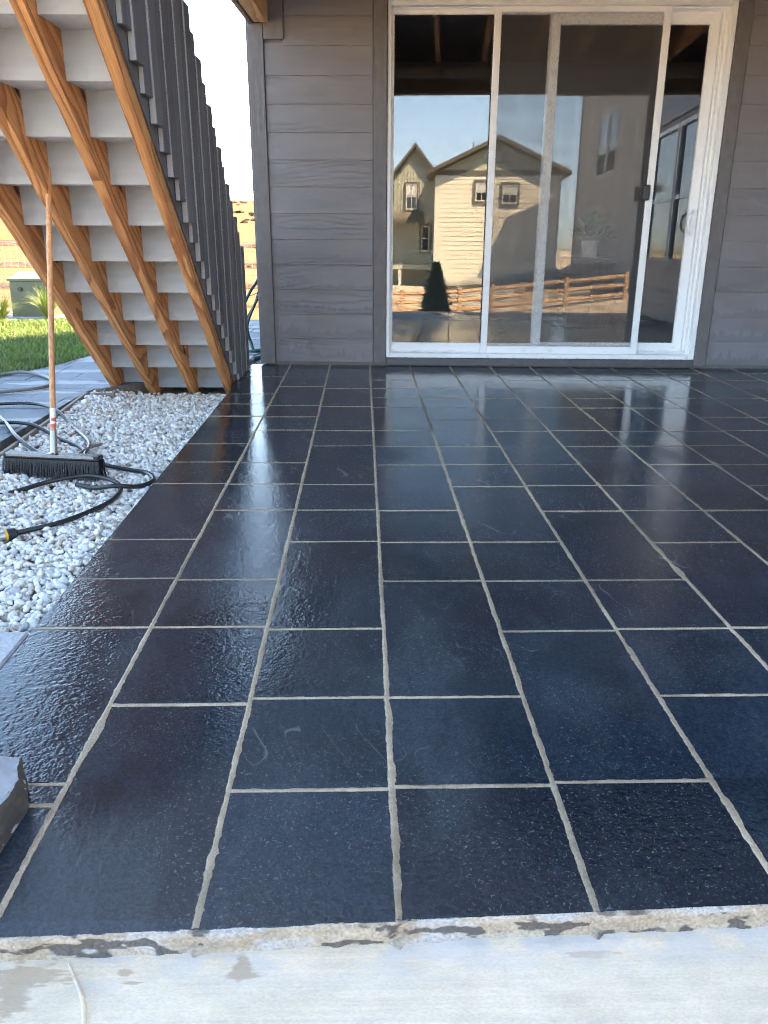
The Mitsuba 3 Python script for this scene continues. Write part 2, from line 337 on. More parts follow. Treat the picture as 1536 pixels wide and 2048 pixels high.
mat('stucco_mat', lambda p, n, uv: mix((0.40, 0.385, 0.345), (0.46, 0.44, 0.40), fbm(p.x * 3, p.z * 3, p.y * 3, 3)), 0.8)
mat('roof_mat', lambda p, n, uv: mix((0.085, 0.075, 0.058), (0.17, 0.15, 0.115), cell_rand(dr.floor(p.x * 5 + 0.5 * dr.floor(p.z * 8)), dr.floor(p.z * 8), dr.floor(p.y * 5)) * 0.5 + 0.5 * fbm(p.x, p.y, p.z, 3)), 0.9)
mat('dark_trim_mat', (0.13, 0.125, 0.10), 0.6)
mat('white_trim_mat', (0.72, 0.72, 0.70), 0.5)
scene['pane_mat'] = {'type': 'principled', 'base_color': {'type': 'rgb', 'value': [0.03, 0.035, 0.035]}, 'roughness': 0.06, 'specular': 0.9}
mat('blind_mat', (0.62, 0.63, 0.62), 0.6)
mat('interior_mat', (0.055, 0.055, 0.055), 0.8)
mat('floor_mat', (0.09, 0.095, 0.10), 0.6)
mat('boulder_mat', lambda p, n, uv: mix((0.22, 0.215, 0.19), (0.42, 0.41, 0.36), fbm(p.x * 3, p.y * 3, p.z * 3, 4)), 0.85)
mat('pipe_mat', (0.34, 0.33, 0.30), 0.35)

# ------------------------------------------------------------------ ground and hill
def ground_z(X, Y):
    s = lambda a, b, t: np.clip((t - a) / (b - a), 0, 1) ** 2 * (3 - 2 * np.clip((t - a) / (b - a), 0, 1))
    X, Y = np.asarray(X, float), np.asarray(Y, float)
    z = np.full_like(X, -0.17)
    z = z - 0.05 * s(10, 14, Y)
    ridge_ = 5.6 + 2.2 * (meshkit.fbm(np.stack([X * 0.012, Y * 0 + 3.3, X * 0], -1), 3) - 0.5)
    z = z + (ridge_ + 0.2) * s(35, 150, Y) * (1 + 0.0012 * np.clip(-X, 0, 200))
    z = z + 0.35 * (meshkit.fbm(np.stack([X * 0.05, Y * 0.05, X * 0], -1), 3) - 0.5) * s(18, 40, Y)
    low = -0.95 + 0.24 * s(-5.5, -8.5, Y) + 0.10 * s(-8.5, -14, Y) - 0.15 * s(-16, -24, Y) + 0.10 * (meshkit.fbm(np.stack([X * 0.8, Y * 0.8, X * 0], -1), 3) - 0.5) * s(-7, -9, Y)
    low = low + 0.14 * np.clip(X - 1.2, 0, 8) * s(-4.5, -7.5, Y)
    return np.where(Y < 0.9, z + (low - z) * s(0.45, -0.3, Y), z)
gx = np.unique(np.concatenate([np.linspace(-260, -14, 42), np.linspace(-14, 14, 71), np.linspace(14, 260, 42)]))
gy = np.unique(np.concatenate([np.linspace(-260, -34, 30), np.linspace(-34, -1, 50), np.linspace(-1, 1.6, 20), np.linspace(1.6, 20, 24), np.linspace(20, 240, 90)]))
tag(obj('ground', sheet(gx, gy, ground_z), 'dry_mat', smooth=True), 'dry golden grass ground rising to a low hill behind the house', kind='structure')

bush, bcol = [], np.random.default_rng(77)
for k in range(140):
    y = bcol.uniform(75, 130); x = -y * bcol.uniform(0.10, 0.55); s_ = bcol.uniform(0.10, 0.30)
    v = np.array(trimesh.creation.icosphere(subdivisions=2).vertices)
    v = v * (1 + 0.9 * (meshkit.noise(v * 2.3 + k * 7)[:, None] - 0.5)) * s_ * [1.5, 1.2, 0.7]
    bush.append((v + [x, y, float(ground_z([x], [y])[0]) + 0.2 * s_], trimesh.creation.icosphere(subdivisions=2).faces))
mat('bush_mat', lambda p, n, uv: mix((0.035, 0.022, 0.008), (0.075, 0.045, 0.018), fbm(p.x * 2, p.y * 2, p.z * 2, 3)), 0.9)
tag(obj('shrubs', join(bush), 'bush_mat'), 'brown scrub dotted over the dry golden hillside', kind='stuff')

# ------------------------------------------------------------------ patio pavers
W0, WX = -0.876, 0.309
JX = [W0 + WX * k for k in range(15)]
GY = [0.945, 1.260, 1.571, 1.889, 2.203, 2.521, 2.845, 3.158, 3.468, 3.789, 4.112, 4.42, 4.69, 4.97, 5.29, 5.60, 5.90]
def front(x):
    return 0.943 + 0.033 * x
def wall_y(x):
    return 6.268 - 0.0507 * x
ROWS = {0: [1.221, 1.281, 1.919, 2.235, 2.558, 3.195, 3.521, 3.848, 4.471, 4.801, 5.113, 5.745],
        1: [1.549, 1.918, 2.223, 2.858, 3.185, 3.505, 4.134, 4.45, 4.756, 5.372],
        2: [1.254, 1.570, 1.901, 2.531, 2.855, 3.175, 3.801, 4.121, 4.73, 5.309],
        3: [1.260, 1.568, 2.203, 2.520, 2.847, 3.464, 3.792, 4.119, 4.69, 4.997, 5.30, 5.619],
        4: [1.267, 1.879, 2.199, 2.518, 3.141, 3.468, 3.787, 4.364, 4.681, 4.97, 5.282, 5.90],
        5: [1.565, 1.888, 2.201, 2.832, 3.152, 3.467, 4.095, 4.40, 4.964, 5.58],
        6: [1.26, 1.891, 2.507, 2.834, 3.148, 3.786, 4.113, 4.70, 5.281, 5.59],
        7: [1.57, 2.20, 2.836, 3.46, 3.789, 4.089, 4.68, 4.97, 5.58],
        8: [1.26, 1.89, 2.52, 3.143, 3.458, 3.801, 4.087, 4.677, 5.29, 5.60]}
for c in range(9, 14):
    ys, k = [], int(RNG.integers(1, 3))
    while k < len(GY):
        ys.append(GY[k]); k += int(RNG.choice([1, 2], p=[0.6, 0.4]))
    ROWS[c] = ys
patio = thing('patio', 'wet charcoal paver patio with sandy joints in front of the sliding door', kind='structure')
strips = []
def grout_strip(p0, p1, w):
    p0, p1 = np.array(p0, float), np.array(p1, float); L = np.linalg.norm(p1 - p0); n = max(3, int(L / 0.007))
    t = (p1 - p0) / L; s = np.array([-t[1], t[0]])
    c = p0 + (p1 - p0) * np.linspace(0, 1, n)[:, None]
    seed = RNG.random(2) * 50
    nz = lambda f, o: meshkit.fbm(np.stack([c[:, 0] * f + o, c[:, 1] * f + seed[0], np.full(n, o)], -1), 3) - 0.5
    wl = w * (1 + 0.8 * nz(110, 1.0) + 0.8 * nz(17, 5.0) + 0.4 * nz(3, 2.0)); wr = w * (1 + 0.8 * nz(110, 9.0) + 0.8 * nz(17, 15.0) + 0.4 * nz(3, 12.0))
    blob = np.clip(nz(5.5, 33.0) - 0.17, 0, 1) * 0.05
    wl = np.clip(wl, w * 0.55, None) + blob; wr = np.clip(wr, w * 0.55, None) + blob * 0.4
    prof = []
    for off, z in ((-1.25, -0.004), (-0.95, 0.0004), (0.0, 0.0016), (0.95, 0.0004), (1.25, -0.004)):
        wid = np.where(off < 0, wl, wr)
        zz = z + (0.0022 * nz(90, 3.0 + off) if abs(off) < 1.2 else 0)
        prof.append(np.column_stack([c + s * (off * wid)[:, None] * 1.0, np.broadcast_to(zz, (n,))]))
    v = np.stack(prof, 1).reshape(-1, 3)
    i = (np.arange(n - 1)[:, None] * 5 + np.arange(4)[None]).ravel()
    return v, np.vstack([np.stack([i, i + 6, i + 1], 1), np.stack([i, i + 5, i + 6], 1)])
for c in range(14):
    x0, x1 = JX[c], JX[c + 1]; xm = (x0 + x1) / 2
    ys = [front(xm)] + ROWS[c] + [wall_y(xm)]
    for k in range(len(ys) - 1):
        a, b = ys[k], ys[k + 1]; g = 0.0035
        ya = [front(x0), front(x1)] if k == 0 else [a + g, a + g]
        yb = [wall_y(x0), wall_y(x1)] if k == len(ys) - 2 else [b - g, b - g]
        xl, xr = x0 + (0.0 if c == 0 else g), x1 - g
        q = np.array([[xl, ya[0]], [xr, ya[1]], [xr, yb[1]], [xl, yb[0]]])
        cen = q.mean(0); tilt = RNG.normal(0, 0.0016, 2); dz = RNG.normal(0, 0.0004)
        pts = []
        for corner in q:
            for ins, z in ((0.0, -0.022), (0.0, -0.0022), (0.0022, 0.0)):
                d = cen - corner; qq = corner + np.sign(d) * ins
                pts.append([qq[0], qq[1], z + dz + (tilt @ (qq - cen) if z > -0.01 else 0)])
        obj('paver', hull(pts), 'tile_mat', patio)
        if k > 0:
            strips.append(grout_strip((x0, a), (x1, a), 0.0048 if a < 2.6 else 0.0036))
for k in range(1, 14):
    strips.append(grout_strip((JX[k], front(JX[k]) + 0.004), (JX[k], wall_y(JX[k]) - 0.004), 0.0062))
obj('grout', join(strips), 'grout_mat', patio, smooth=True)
bedpoly = [(W0 + 0.004, front(W0) + 0.006), (JX[14], front(JX[14]) + 0.006), (JX[14], wall_y(JX[14]) + 0.02), (W0 + 0.004, wall_y(W0) + 0.02)]
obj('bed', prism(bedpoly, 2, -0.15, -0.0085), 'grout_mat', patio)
# ragged mortar along the front edge of the pavers
nx, nz_ = 1500, 12
xs = np.linspace(W0, JX[14], nx); tt = np.linspace(0, 1, nz_)
Xg, Tg = np.meshgrid(xs, tt)
rough = meshkit.fbm(np.stack([Xg * 45, Tg * 2.2, Xg * 0], -1), 4) - 0.5
rough2 = meshkit.fbm(np.stack([Xg * 14, Tg * 1.0 + 7, Xg * 0], -1), 3) - 0.5
bulge = 0.003 + 0.009 * rough + 0.007 * rough2 + 0.004 * Tg ** 2
notch = np.zeros_like(Xg)
for jx in JX[1:14]:
    notch += np.exp(-((Xg - jx) / 0.007) ** 2)
bulge = bulge - 0.018 * notch * (Tg < 0.8) + 0.010 * notch * (Tg > 0.75)
Zg = -0.0006 - 0.0365 * Tg - 0.0025 * notch
bulge = np.clip(bulge, 0.0010, 0.018)
bulge[0] = -0.0030 + 0.004 * rough[0]; Zg[0] = 0.0007 + 0.003 * rough[1]; Zg[1] = -0.0004 + 0.003 * rough[2]
mv = np.stack([Xg, 0.943 + 0.033 * Xg - bulge, Zg], -1).reshape(-1, 3)
i = (np.arange(nz_ - 1)[:, None] * nx + np.arange(nx - 1)[None]).ravel()
obj('mortar_edge', (mv, np.vstack([np.stack([i, i + nx, i + nx + 1], 1), np.stack([i, i + nx + 1, i + 1], 1)])), 'mortar_mat', patio, smooth=True)

# ------------------------------------------------------------------ concrete in front, pad and stone block at the left
slab = [(-2.4, 0.28), (3.6, 0.28), (3.6, front(3.6) + 0.05), (W0 + 0.01, front(W0) + 0.05), (W0 + 0.01, front(W0) - 0.08), (-2.4, 0.86)]
tag(obj('concrete_ledge', prism(slab, 2, -1.6, -0.0355), 'concrete_mat'), 'pale weathered concrete ledge with brown stains below the paver edge', kind='structure')
bead = spline([(-0.445, 0.915, -0.035), (-0.430, 0.893, -0.034), (-0.402, 0.850, -0.034), (-0.384, 0.800, -0.034), (-0.370, 0.74, -0.035)], 10)
br = 0.0030 * (1 + 0.7 * (meshkit.fbm(bead * 90, 3) - 0.5)) * np.clip(np.linspace(0, 3, len(bead)), 0.3, 1)
obj('cement_bead', tube(bead, br, 8), 'concrete_mat', 'concrete_ledge', smooth=True)
tag(obj('concrete_pad', cbox(-2.4, W0 - 0.006, 0.95, 1.905, -0.2, -0.001, 0.006), 'pad_mat'), 'grey damp concrete pad between the white gravel and stone block', kind='structure')
bl = np.array([[-0.640, 1.275], [-0.612, 1.205], [-0.622, 1.02], [-0.66, 0.975], [-1.05, 0.97], [-1.05, 1.285]])
m = trimesh.Trimesh(*prism(bl, 2, 0.001, 0.070), process=False).subdivide_to_size(0.009)
v = np.array(m.vertices); inn = bl.mean(0)
v[:, :2] += (inn - v[:, :2]) * (0.05 * np.clip((v[:, 2:3] - 0.03) / 0.048, 0, 1) ** 2)
v += 0.016 * (np.stack([meshkit.fbm(v * 32 + o, 4) for o in (0, 11, 23)], -1) - 0.5) * (v[:, 2:3] > 0.004)
tag(obj('stone_block', (v, np.array(m.faces)), 'block_mat', smooth=30), 'dark stone block with ochre veins sitting on the near pavers', 'stone')

# ------------------------------------------------------------------ white gravel bed
def left_edge(y):
    return np.interp(y, [1.9, 3.6, 4.7, 5.2], [-1.62, -1.70, -1.755, -1.79])
pebbles = []
ico = trimesh.creation.icosphere(subdivisions=1)
variants = []
for k in range(10):
    v = np.array(ico.vertices); r = np.random.default_rng(100 + k)
    v = v * (1 + 0.42 * (meshkit.noise(v * 1.4 + 10 * k)[:, None] - 0.5))
    for _ in range(4):                                  # a few flat faces, as broken stone has
        d = r.normal(size=3); d /= np.linalg.norm(d); h = v @ d; cut = 0.62 + 0.2 * r.random()
        v = v - np.clip(h - cut, 0, None)[:, None] * d * 0.85
    variants.append(v * np.array([1.25 + 0.35 * r.random(), 0.9, 0.62 + 0.25 * r.random()]))
pv, pf, pc, at = [], [], [], 0
def add_pebble(x, y, z, s, rot, col, k):
    global at
    from scipy.spatial.transform import Rotation
    v = variants[k] * s @ Rotation.from_euler('zyx', rot).as_matrix().T + [x, y, z]
    pv.append(v); pf.append(ico.faces + at); pc.append(np.broadcast_to(col, v.shape)); at += len(v)
rg = np.random.default_rng(21)
for layer, (pitch, zc) in enumerate(((0.0245, -0.080), (0.0195, -0.066))):
    for y in np.arange(1.915, 5.50, pitch):
        x_l = left_edge(y) + 0.012
        for x in np.arange(x_l, W0 - 0.004, pitch):
            px_, py_ = x + rg.normal(0, pitch * 0.28), y + rg.normal(0, pitch * 0.28)
            if px_ > W0 - 0.010 or py_ < 1.92 or px_ < x_l - 0.004:
                continue
            if layer == 1 and rg.random() < 0.12:
                continue
            if y > 5.42 and rg.random() < 0.7:
                continue
            s = 0.0095 * math.exp(rg.normal(0.04, 0.27))
            u = rg.random()
            base = np.array([0.82, 0.79, 0.725]) * rg.uniform(0.82, 1.08)
            if u < 0.13: base = np.array([0.60, 0.52, 0.42]) * rg.uniform(0.8, 1.1)
            elif u < 0.22: base = np.array([0.50, 0.50, 0.50]) * rg.uniform(0.8, 1.1)
            elif u < 0.235: base = np.array([0.30, 0.26, 0.22])
            zz = zc + rg.normal(0, 0.005) - 0.02 * max(0, y - 5.3) + 0.042 * min(1, max(0, (left_edge(y) + 0.30 - px_) / 0.26))
            add_pebble(px_, py_, zz, s, (rg.uniform(0, 6.28), rg.normal(0, 0.45), rg.normal(0, 0.45)), np.clip(base, 0, 0.83), int(rg.integers(10)))
for y, x in [(5.30, -0.905), (5.45, -0.90), (6.4, -0.90), (6.5, -0.93), (6.6, -0.88)]:
    pass
for y in np.arange(6.30, 7.1, 0.03):                  # loose stones at the corner of the house
    for x in np.arange(-1.10, -0.72, 0.03):
        if y < 6.33 and x > -0.8: continue
        add_pebble(x + rg.normal(0, .008), y + rg.normal(0, .008), -0.06 + rg.normal(0, 0.004), 0.0125 * math.exp(rg.normal(0, .25)), (rg.uniform(0, 6.28), rg.normal(0, .4), rg.normal(0, .4)), np.array([0.55, 0.55, 0.54]) * rg.uniform(.7, 1.1), int(rg.integers(10)))
scene['gravel'] = mikit.ply((np.vstack(pv), np.vstack(pf)), 'gravel_mat', smooth=True, color=np.vstack(pc))
tag('gravel', 'white and cream river gravel bed beside the dark patio', kind='stuff')
tag(obj('gravel_base', sheet(np.linspace(-1.85, W0, 3), np.linspace(1.9, 7.2, 4), -0.088), 'soil_mat'), 'brown soil under the white gravel', kind='structure')
ey = np.linspace(1.9, 5.20, 40)
edge_path = np.stack([left_edge(ey), ey, np.full_like(ey, -0.005)], -1)
ev, ef = [], []
for k, (x, y, z) in enumerate(edge_path):
    wob = 0.006 * (meshkit.noise(np.array([x, y * 4, 1.0])) - 0.5)
    for dx, dz in ((-0.016, -0.10), (-0.016, 0.000), (-0.012, 0.004), (0.004, 0.002), (0.006, -0.003), (0.006, -0.10)):
        ev.append([x + dx + wob, y, z + dz])
    if k:
        o = (k - 1) * 6
        for q in range(5):
            ef.append([o + q, o + q + 1, o + q + 7]); ef.append([o + q, o + q + 7, o + q + 6])
ge = thing('gravel_edging', 'brown edging strip between the white gravel and blue path', 'edging')
obj('long_strip', (np.array(ev), np.array(ef)), 'edging_mat', ge)
obj('end_strip', cbox(-1.79, -1.62, 5.205, 5.228, -0.11, -0.012, 0.003), 'edging_mat', ge)

# ------------------------------------------------------------------ side path, lawn, planting bed
LAWN = [(-9, 3.2), (-3.6, 4.4), (-2.95, 5.05), (-2.57, 5.72), (-2.36, 6.35), (-2.22, 7.0), (-2.10, 8.0), (-2.05, 9.0), (-2.2, 9.65), (-3.2, 9.75), (-4.1, 9.35), (-5.2, 9.2), (-9, 9.1)]
import shapely.geometry as sg
from shapely import affinity, prepared
lawn_poly = sg.Polygon(LAWN)
path_poly = sg.Polygon([(-1.80, 1.9), (-1.80, 5.24), (-1.15, 5.95), (-0.98, 6.3), (-0.90, 6.6), (-0.90, 9.6), (-2.02, 9.6), (-2.05, 9.0), (-2.10, 8.0), (-2.22, 7.0), (-2.36, 6.35), (-2.57, 5.72), (-2.95, 5.05), (-3.3, 4.6), (-3.3, 1.9)])
path = thing('path', 'blue grey paver path with white dried patches beside the lawn', kind='structure')
PR = np.random.default_rng(5)
yy = 1.9
while yy < 9.6:
    xx = -3.45 + PR.random() * 0.3
    while xx < -0.8:
        w = 0.309 * PR.choice([1, 1, 2]); h = 0.31
        t = sg.box(xx + 0.003, yy + 0.003, xx + w - 0.003, yy + h - 0.003).intersection(path_poly)
        if t.geom_type == 'Polygon' and t.area > 0.004:
            dz = PR.normal(0, 0.001); q = np.array(t.exterior.coords)[:-1]
            t2 = t.buffer(-0.002, join_style=2)
            if t2.geom_type == 'Polygon' and not t2.is_empty:
                m = prism(q[::-1], 2, -0.03, -0.002 + dz)
                if len([k for k in scene if k.startswith('path__paver')]) < 290:
                    obj('paver', m, 'path_mat', path)
        xx += w
    yy += 0.31
obj('bed', prism(np.array(path_poly.exterior.coords)[:-1], 2, -0.16, -0.009), 'soil_mat', path)
tag(obj('lawn_soil', prism(LAWN, 2, -0.16, -0.012), 'soil_mat'), 'soil under the green lawn', kind='structure')
GR = np.random.default_rng(9)
n = 70000
gxy = np.column_stack([GR.uniform(-5.2, -1.95, n), GR.uniform(4.3, 9.8, n)])
import shapely
gxy = gxy[shapely.contains_xy(lawn_poly.buffer(0.02), gxy[:, 0], gxy[:, 1])]
n = len(gxy); hgt = GR.uniform(0.03, 0.058, n); az = GR.uniform(0, 2 * np.pi, n); lean = GR.uniform(0.1, 0.9, n); wd = GR.uniform(0.0018, 0.0032, n)
dirn = np.column_stack([np.cos(az), np.sin(az)]); side = np.column_stack([-np.sin(az), np.cos(az)])
z0 = np.full(n, -0.014)
p0 = np.column_stack([gxy - side * wd[:, None], z0]); p1 = np.column_stack([gxy + side * wd[:, None], z0])
mid = gxy + dirn * (hgt * lean * 0.4)[:, None]
p2 = np.column_stack([mid + side * wd[:, None] * 0.8, z0 + hgt * 0.65]); p3 = np.column_stack([mid - side * wd[:, None] * 0.8, z0 + hgt * 0.65])
p4 = np.column_stack([gxy + dirn * (hgt * lean)[:, None], z0 + hgt])
gv = np.stack([p0, p1, p2, p3, p4], 1).reshape(-1, 3); o = (np.arange(n) * 5)[:, None]
gf = np.vstack([o + [0, 1, 2], o + [0, 2, 3], o + [3, 2, 4]])
patch = meshkit.fbm(np.column_stack([gxy * 1.7, np.zeros(n)]), 3)
gc = np.array([0.135, 0.215, 0.024]) * (0.55 + 0.9 * patch)[:, None] * GR.uniform(0.75, 1.3, (n, 1)) + np.where(GR.random((n, 1)) < 0.08, np.array([[0.10, 0.07, 0.01]]), 0)
scene['grass'] = mikit.ply((gv, gf), 'leaf_mat', color=np.repeat(gc, 5, 0))
tag('grass', 'green mown grass of the lawn beside the blue path', kind='stuff')
tag(obj('mulch_bed', prism([(-9, 9.05), (-5.2, 9.15), (-4.1, 9.3), (-3.2, 9.72), (-2.2, 9.66), (-2.2, 11.2), (-9, 11.4)], 2, -0.2, -0.03), 'soil_mat'), 'dark mulch bed with pebbles behind the lawn', kind='structure')
mp = []
for k in range(260):
    x, y = GR.uniform(-5, -2.4), GR.uniform(9.25, 10.6)
    mp.append((variants[k % 10] * GR.uniform(0.012, 0.035) + [x, y, -0.025], ico.faces))
tag(obj('mulch_pebbles', join(mp), 'boulder_mat', smooth=True), 'scattered pebbles lying on the mulch bed', kind='stuff')

def blades(name, cx, cy, z, h, n, spread, label, seed):
    r = np.random.default_rng(seed); vs, fs, cs, a0 = [], [], [], 0
    for k in range(n):
        az = r.uniform(0, 2 * np.pi); L = h * r.uniform(0.6, 1.1); out = spread * r.uniform(0.25, 1.1); w = r.uniform(0.003, 0.006)
        d = np.array([math.cos(az), math.sin(az), 0]); s = np.array([-d[1], d[0], 0]); t = np.linspace(0, 1, 6)[:, None]
        c = np.array([cx, cy, z]) + d * (0.02 + out * t ** 1.6) + np.array([0, 0, 1]) * (L * (t * 1.25 - 0.55 * t ** 2.4 * (out / spread)))
        wd_ = w * (1 - t ** 2) + 0.0005
        vs += [c - s * wd_, c + s * wd_]
        f = np.array([[q, q + 1, q + 7, q + 6] for q in range(5)]) + a0; fs.append(np.vstack([f[:, [0, 1, 2]], f[:, [0, 2, 3]]])); a0 += 12
        col = np.array([0.15, 0.21, 0.045]) * r.uniform(0.6, 1.3) + (np.array([0.14, 0.11, 0.03]) * r.uniform(0, 1) if r.random() < 0.5 else 0)
        cs += [np.broadcast_to(col, (12, 3))]
    key = thing(name, label, 'ornamental grass')
    k2 = fresh(key + '__blades')
    scene[k2] = mikit.ply((np.vstack(vs), np.vstack(fs)), 'leaf_mat', color=np.vstack(cs))
    obj('root_crown', (ico.vertices * [0.05, 0.05, 0.03] + [cx, cy, z], ico.faces), 'soil_mat', key, smooth=True)
blades('ornamental_grass', -3.66, 9.62, -0.03, 0.40, 260, 0.26, 'spiky yellow green grass clump in front of the olive utility box', 3)
blades('ornamental_grass', -4.16, 9.55, -0.03, 0.30, 150, 0.24, 'thin grass clump leaning over beside the pale green marker post', 4)
ub = thing('utility_box', 'olive green utility box with sloped front and two round bolts', 'utility box')
obj('cabinet', prism([(9.90, -0.1), (9.955, 0.40), (10.32, 0.46), (10.34, -0.1)], 0, -4.19, -3.70), 'olive_mat', ub)
obj('lid', prism([(9.93, 0.405), (9.945, 0.43), (10.34, 0.495), (10.345, 0.465)], 0, -4.21, -3.68), 'olive_mat', ub)
obj('plinth', cbox(-4.24, -3.65, 9.86, 10.4, -0.2, -0.005, 0.01), 'pad_mat', ub)
for bx_ in (-4.07, -3.86):
    m = trimesh.creation.cylinder(0.024, 0.03, sections=20); m.apply_transform(trimesh.transformations.rotation_matrix(math.pi / 2 - 0.11, [1, 0, 0])); m.apply_translation([bx_, 9.935, 0.31])
    obj('bolt', m, 'black_plastic_mat', ub, smooth=40)
mk = thing('marker_post', 'pale green rounded utility marker post at the lawn edge', 'marker post')
rv = trimesh.creation.revolve([(0, -0.2), (0.088, -0.2), (0.088, 0.30), (0.082, 0.345), (0.06, 0.375), (0.0, 0.39)], sections=28); rv.apply_translation([-4.32, 9.25, 0])
obj('shell', rv, 'pale_green_mat', mk, smooth=50)
rv = trimesh.creation.revolve([(0.0885, 0.10), (0.0925, 0.10), (0.0925, 0.125), (0.0885, 0.125)], sections=28); rv.apply_translation([-4.32, 9.25, 0])
obj('band', rv, 'olive_mat', mk, smooth=40)

# ------------------------------------------------------------------ fences
def wire_mesh(x0, x1, y, z0f, z1f, pitch, r=0.0022):
    parts = []
    for x in np.arange(x0, x1, pitch):
        parts.append(box(x - r, x + r, y - r, y + r, z0f(x), z1f(x)))
    for t in np.linspace(0, 1, max(3, int((z1f(x0) - z0f(x0)) / pitch) + 1)):
        a, b = z0f(x0) * (1 - t) + z1f(x0) * t, z0f(x1) * (1 - t) + z1f(x1) * t
        parts.append(tube([(x0, y + 0.004, a), (x1, y + 0.004, b)], r, 4, False))
    return join(parts)
def rail_mesh(p, q, h, w, seed):
    p, q = np.array(p), np.array(q); n = 14; t = np.linspace(0, 1, n)[:, None]; c = p + (q - p) * t
    r = np.random.default_rng(seed); c = c + np.array([0, 1, 1]) * (r.random((1, 3)) - .5) * 0.03 * np.sin(np.pi * t)
    prof = np.array([(-w, -h * .6), (-w * .6, h), (w * .5, h * .9), (w, -h * .3), (w * .3, -h)]) * 1.0
    vs = np.vstack([ci + np.column_stack([np.zeros(5), prof * (1 + 0.25 * (r.random((5, 1)) - .5))]) for ci in c])
    f = []
    for k in range(n - 1):
        for a in range(5):
            b = (a + 1) % 5; f += [[k * 5 + a, k * 5 + b, k * 5 + 5 + b], [k * 5 + a, k * 5 + 5 + b, k * 5 + 5 + a]]
    f += [[0, a + 1, a] for a in range(1, 4)] + [[(n - 1) * 5, (n - 1) * 5 + a, (n - 1) * 5 + a + 1] for a in range(1, 4)]
    return vs, np.array(f)
def rail_fence(label, xs, y, zg, hs, post_h, mesh_to, seed, pitch=0.1, rr=0.0025):
    k = thing('rail_fence', label, 'fence')
    for i, x in enumerate(xs):
        g = zg(x)
        m = trimesh.Trimesh(*cbox(x - 0.05, x + 0.05, y - 0.05, y + 0.05, g - 0.3, g + post_h, 0.012), process=False)
        obj('post', m, 'rail_mat', k)
        if i + 1 < len(xs):
            for j, h in enumerate(hs):
                obj('rail', rail_mesh((x, y, g + h), (xs[i + 1], y, zg(xs[i + 1]) + h), 0.046, 0.032, seed + 17 * i + j), 'rail_mat', k)
    obj('wire_mesh', wire_mesh(xs[0], xs[-1], y - 0.045, lambda x: zg(x) + 0.0, lambda x: zg(x) + mesh_to, pitch, rr), 'metal_mat', k)
    return k
rail_fence('split rail fence with wire mesh in front of the golden hill', [-9.2, -6.9, -4.6, -2.3, 0.0, 2.3], 14.0, lambda x: -0.22 + 0 * x, (0.30, 0.63, 0.97), 1.10, 0.98, 50, 0.11, 0.003)
zr = lambda x: (-0.76 + 0.10 * np.clip(x - 0.4, 0, 9))
rail_fence('orange split rail fence with wire mesh mirrored in the door glass', [-3.4, -1.6, -0.45, 0.95, 1.75, 2.45, 3.5, 4.9], -7.5, zr, (0.17, 0.37, 0.58), 0.67, 0.34, 90, 0.055, 0.002)

# boulders of the terraced bank beyond the back fence
bp = []
br_ = np.random.default_rng(33)
for row, (yb, zb) in enumerate(((-9.2, 0.0), (-11.0, 0.25), (-13.0, 0.45))):
    x = 0.6
    while x < 9:
        s = br_.uniform(0.14, 0.3)
        gz_ = float(ground_z(np.array([x]), np.array([yb]))[0])
        bp.append((variants[int(br_.integers(10))] * s * [1.3, 1, 1.1] + [x, yb + br_.normal(0, .1), gz_ + zb * 0.6 + s * 0.4], ico.faces)); x += s * 2.0
tag(obj('boulder_bank', join(bp), 'boulder_mat', smooth=45), 'grey boulders terracing the bank behind the orange fence', kind='stuff')

# ------------------------------------------------------------------ dwarf conifer mirrored in the glass
cf = thing('conifer', 'dark green dwarf conifer in a black pot mirrored in the glass', 'tree')
CX, CY, CZ = 0.42, -3.4, -0.62
obj('trunk', tube([(CX, CY, CZ - 0.35), (CX, CY, CZ + 0.6), (CX + 0.02, CY, CZ + 1.12)], [0.03, 0.02, 0.006], 8), 'edging_mat', cf, smooth=True)
rv = trimesh.creation.revolve([(0, 0), (0.20, 0), (0.26, 0.36), (0.28, 0.36), (0.28, 0.40), (0.24, 0.40), (0.24, 0.34), (0, 0.33)], sections=28); rv.apply_translation([CX, CY, CZ - 0.42])
obj('pot', rv, 'black_plastic_mat', cf, smooth=35)
r = np.random.default_rng(12); vs, fs, cs, a0 = [], [], [], 0
for k in range(15000):
    t = r.random() ** 1.35; zc = CZ - 0.02 + 1.24 * t; az = r.uniform(0, 2 * np.pi)
    lobe = 1 + 0.20 * math.sin(az * 5 + 9 * t) + 0.22 * math.sin(t * 24 + az * 2)
    tier = 1 - 0.42 * ((t * 8.5 + 0.18 * math.sin(az * 3)) % 1.0)
    lobe = tier * (1 + 0.16 * math.sin(az * 7 + 5 * t))
    R = (0.40 * (1 - t) ** 0.85 + 0.015) * lobe * math.sqrt(r.uniform(0.2, 1.0)) + 0.008
    c = np.array([CX + R * math.cos(az), CY + R * math.sin(az), zc + 0.05 * R])
    d = np.array([math.cos(az), math.sin(az), r.uniform(-0.1, 0.9)]) + r.normal(0, .35, 3); d /= np.linalg.norm(d); s = np.cross(d, r.normal(size=3)); s /= np.linalg.norm(s) + 1e-9
    L, w = r.uniform(0.035, 0.075), r.uniform(0.008, 0.016)
    vs.append(np.array([c - s * w, c + s * w, c + d * L])); fs.append(np.array([[0, 1, 2]]) + a0); a0 += 3
    cs.append(np.broadcast_to(np.array([0.17, 0.225, 0.18]) * r.uniform(0.6, 1.5), (3, 3)))
scene[fresh(cf + '__crown')] = mikit.ply((np.vstack(vs), np.vstack(fs)), 'leaf_mat', color=np.vstack(cs))

